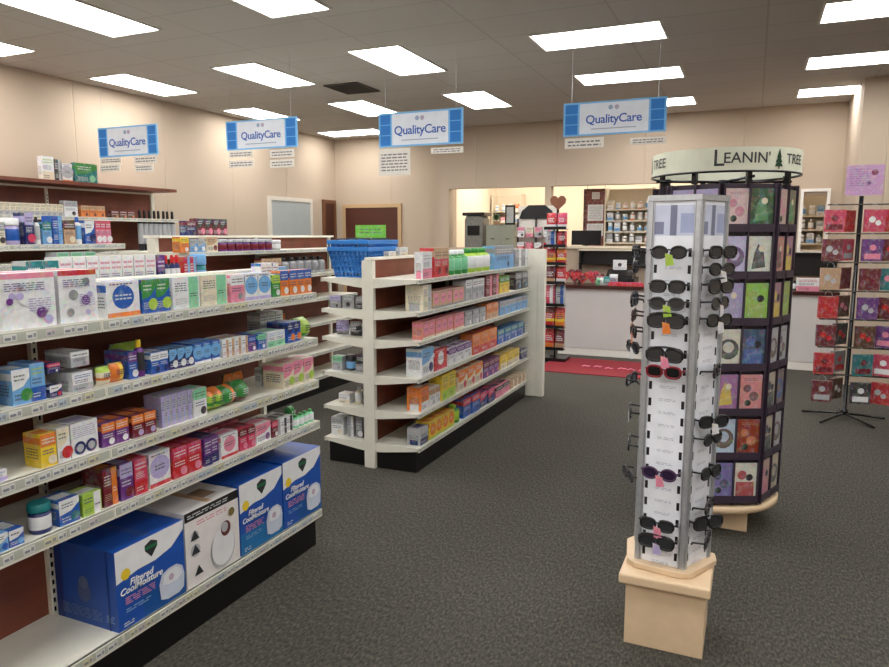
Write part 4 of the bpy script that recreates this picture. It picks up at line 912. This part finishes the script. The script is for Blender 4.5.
# ================================================================== GREETING CARD SPINNER
SC = (-.17, 4.2); cs = thing('card_spinner', 'tall octagonal greeting card spinner with cream header behind the sunglasses tower', 'display stand', (SC[0], SC[1], 0))
b = MB(); b.box(-.2, .22, -.22, .2, 0, .13); bevel(b.build('pedestal', WOOD, cs), .003)
b = MB(); b.lathe([(.35,.131),(.372,.136),(.372,.165),(.36,.17)], 40, (1,1,1)); b.build('base_disc', WOOD, cs)
b = MB(); b.lathe([(.03,.171),(.03,1.9)], 14, (1,1,1)); b.build('pole', SOCK, cs)
AP = .32; TZ = [.19+.238*i for i in range(7)]; THH = .238
ANG0 = math.radians(-66)
DK = node_mat('dark_pocket_acrylic', .3, color=lin((62,52,66)), vary=.1)
CARDC = [('pale pink', 'pink'), ('dark green', 'green'), ('lilac', 'purple'), ('white and black', 'charcoal'), ('lavender', 'lilac'), ('lime green', 'lime'), ('cream and black', 'charcoal'), ('blue and tan', 'blue'), ('purple', 'yellow'), ('coral pink', 'maroon'), ('pale blue', 'brown'), ('rust red', 'orange'), ('violet blue', 'navy'), ('white', 'red')]
CB = [lin(c_) for c_ in [(222,196,196),(60,90,62),(205,200,232),(216,220,208),(176,166,208),(150,200,90),(222,220,205),(70,90,120),(170,120,170),(222,150,150),(196,216,236),(150,60,36),(130,120,180),(228,228,216)]]
for fi in range(8):
    a = ANG0+fi*pi/4; n_ = (math.cos(a), math.sin(a)); rot = a+pi/2
    b = MB(); WF = 2*AP*math.tan(pi/8)*.97
    b.box(-WF/2, WF/2, .0, .01, .18, 1.86)
    for z in TZ:
        for u in (-WF/4, WF/4):
            b.box(u-WF/4+.004, u+WF/4-.004, -.03, -.001, z, z+.008); b.box(u-WF/4+.004, u+WF/4-.004, -.033, -.03, z, z+.04)
    for u in (-WF/2, 0, WF/2): b.box(u-.004, u+.004, -.03, -.001, .18, 1.86)
    b.build('pocket_panel', DK, cs, (n_[0]*AP, n_[1]*AP, 0), rot)
    if fi not in (0, 1, 7): continue
    for ti, z in enumerate(TZ):
        for ci in (0, 1):
            idx = (6-ti)*2+ci; rg = random.Random(idx+fi*31)
            if fi == 0: base, (lab, ac) = CB[idx], CARDC[idx]
            else:
                q = rg.randrange(14); base, (lab, ac) = CB[q], CARDC[q]
                if fi == 1: base = tuple(base[j]*.5+P['tan'][j]*.35 for j in range(3)); lab = 'tan toned'
            cw, chh = WF/2*.93, .208
            b = MB(); b.box(-cw/2, cw/2, -.006, 0, 0, chh, base); F = Face(b, lambda p, q, o: (p-cw/2, -.006-o, q), cw, chh)
            k_ = rg.randrange(4); A = tuple(q*.7+.08 for q in P[ac]); base = tuple(q*.8+.03 for q in base)
            if k_ == 0: F.disc(.5, .5, .26, A); F.disc(.5, .55, .14, base)
            elif k_ == 1: F.poly([(.2,.2),(.8,.25),(.7,.6),(.45,.82),(.3,.6)], A); F.disc(.6, .7, .08, P['cream'])
            elif k_ == 2: F.rect(.1, .08, .9, .5, A); F.disc(.35, .68, .12, A); F.disc(.68, .62, .09, P['charcoal'])
            else: F.disc(.35, .65, .1, A); F.disc(.65, .45, .12, A); F.disc(.4, .28, .08, P['charcoal']); F.lines(.2, .85, .8, .93, A, 1, rg)
            u = (-WF/4 if ci == 0 else WF/4); d_ = -.013; tx, ty = math.cos(rot), math.sin(rot)
            x = SC[0]+n_[0]*(AP+.012)+tx*u; y = SC[1]+n_[1]*(AP+.012)+ty*u
            fn = {0: 'front face', 1: 'right face', 7: 'left face'}[fi]
            tag(b.build('greeting_card', PRINT, None, (x, y, z+.0085), rot), '%s greeting card, %s column, %s tier from the top, spinner %s' % (lab, ['left', 'right'][ci], ORD[6-ti], fn), 'card', 'greeting cards on the spinner')
# header ring with lettering
RR = .38; HZ0, HZ1 = 1.922, 2.035
b = MB(); N = 64
for i in range(N):
    a0, a1 = 2*pi*i/N, 2*pi*(i+1)/N
    for (ra, rb, flip) in ((RR, RR, 0), (RR-.006, RR-.006, 1)):
        pts = [(ra*math.cos(a0), ra*math.sin(a0), HZ0), (ra*math.cos(a1), ra*math.sin(a1), HZ0), (ra*math.cos(a1), ra*math.sin(a1), HZ1), (ra*math.cos(a0), ra*math.sin(a0), HZ1)]
        b.poly(pts[::-1] if flip else pts, lin((214,216,196)), True)
    for z, fl in ((HZ0, 1), (HZ1, 0)):
        pts = [(RR*math.cos(a0), RR*math.sin(a0), z), (RR*math.cos(a1), RR*math.sin(a1), z), ((RR-.006)*math.cos(a1), (RR-.006)*math.sin(a1), z), ((RR-.006)*math.cos(a0), (RR-.006)*math.sin(a0), z)]
        b.poly(pts if not fl else pts[::-1], lin((214,216,196)))
hd = b.build('header_ring', MATTE, cs)
b = MB(); b.tube([(RR*1.0*math.cos(2*pi*i/48), RR*1.0*math.sin(2*pi*i/48), HZ0-.006) for i in range(48)], .006, 6, closed=True); b.build('lower_hoop', SOCK, cs)
for i in range(8):
    a = pi/8+i*pi/4; b = MB(); b.box(-.012, .012, -.012, .012, 1.861, HZ0-.001); b.build('strut', SOCK, cs, (.335*math.cos(a), .335*math.sin(a), 0), a)
for i in range(4):
    a = ANG0+i*pi/2; b = MB(); b.tube([(0, 0, 1.89), (.37*math.cos(a), .37*math.sin(a), 1.892)], .008, 6); b.build('spoke', SOCK, cs)
camdir = math.atan2(0-SC[1], 0-SC[0])
def ring_text(s, size, deg, col):       # centre of the word at deg (to the right of the side nearest the photographer)
    me = text_mesh(s, size, .0, .0008)
    for v_ in me.vertices:
        a = camdir+math.radians(deg)+v_.co.x/RR; zz = (HZ0+HZ1)/2+v_.co.y; v_.co = ((RR+.0015)*math.cos(a), (RR+.0015)*math.sin(a), zz)
    me.materials.append(ink(col)); link('lettering', me, hd)
def ring_tree(deg):
    b = MB(); a0 = camdir+math.radians(deg)
    def pt_(u, v_): a = a0+u/RR; return ((RR+.002)*math.cos(a), (RR+.002)*math.sin(a), HZ0+v_)
    for (zb_, w_, zt2) in ((.018,.026,.055),(.038,.021,.078),(.06,.015,.106)): b.poly([pt_(-w_, zb_), pt_(w_, zb_), pt_(0, zt2)], lin((20,60,34)))
    b.poly([pt_(-.004, .006), pt_(.004, .006), pt_(.004, .019), pt_(-.004, .019)], P['brown']); b.build('tree_emblem', MATTE, hd)
for off in (0, 121, -121):
    ring_text("L", .115, off-4.5, 'charcoal'); ring_text("EANIN'", .073, off+16, 'charcoal'); ring_tree(off+41); ring_text('TREE', .068, off+60, 'charcoal')
# ================================================================== GIFT BAG SPINNER (far right)
GC_ = (.81, 6.92); gs = thing('gift_bag_spinner', 'black pole spinner hung with red and pink gift bags, far right', 'display stand', (GC_[0], GC_[1], 0))
for i in range(5):
    a = .3+i*2*pi/5; b = MB(); b.tube([(0, 0, .05), (.15*math.cos(a), .15*math.sin(a), .035), (.34*math.cos(a), .34*math.sin(a), .012)], .010, 6); b.build('foot', SOCK, gs)
b = MB(); b.lathe([(.03,.04),(.03,.08),(.017,.09),(.017,1.93)], 14, (1,1,1)); b.build('pole', SOCK, gs)
BT = [1.86-.245*i for i in range(7)]
FLAT = math.radians(23.7)
cols_ = [(-.20, 0, .1), (-.075, .17, .9), (.10, 0, .25), (.265, .03, -.3)]
tx, ty = math.cos(FLAT*.3), math.sin(FLAT*.3)
for z in BT:
    b = MB(); b.tube([(-.25*tx, -.30*ty-.03, z), (-.02, -.02, z), (.02, -.02, z), (.37*tx, .30*ty-.03, z)], .005, 5); b.tube([(-.25*tx, -.29*ty+.03, z), (.37*tx, .29*ty+.03, z)], .005, 5)
    b.tube([(-.25*tx, -.30*ty-.03, z), (-.25*tx, -.29*ty+.03, z)], .005, 5); b.tube([(.37*tx, .30*ty-.03, z), (.37*tx, .29*ty+.03, z)], .005, 5); b.build('hanging_arm', MATS['dusty_grille'], gs)
BGC = [['rose','red','rose','red'],['maroon','rose','purple','maroon'],['tan','maroon','maroon','teal'],['red','brown','purple','maroon'],['maroon','charcoal','brown','purple'],['red','grey','teal','rose'],['maroon','brown','charcoal','red']]
for ti, z in enumerate(BT):
    for ci, (cxo, cyo, cro) in enumerate(cols_):
        cc = BGC[ti][ci]; rg = random.Random(ti*5+ci); ac = P[rg.choice(['white', 'red', 'pink', 'maroon', 'silver'])]
        bw, bh = .155, .185; b = MB(); b.prism([(-bw/2*.96,-bh),(bw/2*.96,-bh),(bw/2,0),(-bw/2,0)], -.02, .02, tuple(q*.8+.015 for q in P[cc]), axis='y'); F = Face(b, lambda p, q, o: (p-bw/2, -.02-o, q-bh), bw, bh)
        if rg.random() < .5: F.disc(.35, .55, .14, ac); F.disc(.65, .4, .12, ac)
        else: F.rect(.1, .1, .9, .35, ac); F.disc(.5, .62, .14, ac)
        x = GC_[0]+cxo*tx; y = GC_[1]+cxo*ty-.075+cyo; zc = z-.045
        o = b.build('gift_bag', PRINT, None, (x, y, zc), cro+rg.uniform(-.12, .12))
        h_ = MB(); h_.tube([(-.03, 0, -.002), (-.025, .0, .03), (0, .04, .052), (.025, .0, .03), (.03, 0, -.002)], .002, 5, P['silver']); link('handle', h_.mesh('handle', PLAST), o)
        tag(o, '%s gift bag, %s column, %s tier from the top of the spinner' % (cc, ['outer left', 'inner left', 'inner right', 'outer right'][ci], ORD[ti]), 'gift bag', 'gift bags on the far right spinner')
x0, x1 = onY(846, 180, 6.9)[0], onY(884, 180, 6.9)[0]
b = MB(); b.box(x0-GC_[0], x1-GC_[0], -.02, -.015, 1.935, 2.185, lin((180,140,180))); F = Face(b, lambda p, q, o: (x0-GC_[0]+p, -.02-o, 1.935+q), x1-x0, .25)
F.disc(.75, .75, .1, lin((120,50,80))); F.lines(.1, .3, .65, .9, lin((140,95,150)), 4, random.Random(3)); F.disc(.62, .4, .06, lin((90,60,110))); b.build('header_card', PRINT, gs)
# ------------------------------------------------------------------ render look
W = bpy.data.worlds.new('dim'); W.use_nodes = True; W.node_tree.nodes['Background'].inputs[0].default_value = (.6,.62,.7,1); W.node_tree.nodes['Background'].inputs[1].default_value = .15; S.world = W
S.view_settings.view_transform = 'Standard'; S.view_settings.look = 'None'; S.view_settings.exposure = .16; S.view_settings.gamma = 1
S.cycles.use_denoising = True; S.cycles.max_bounces = 6
for l_, ns in LABELS.items():
    if len(ns) > 1: print('DUPLABEL', l_, ns[:4])
    nw = len(l_.replace(',', ' ').split())
    if nw > 16 or nw < 4: print('LEN', nw, l_)
print('THINGS', sum(len(v_) for v_ in LABELS.values()))
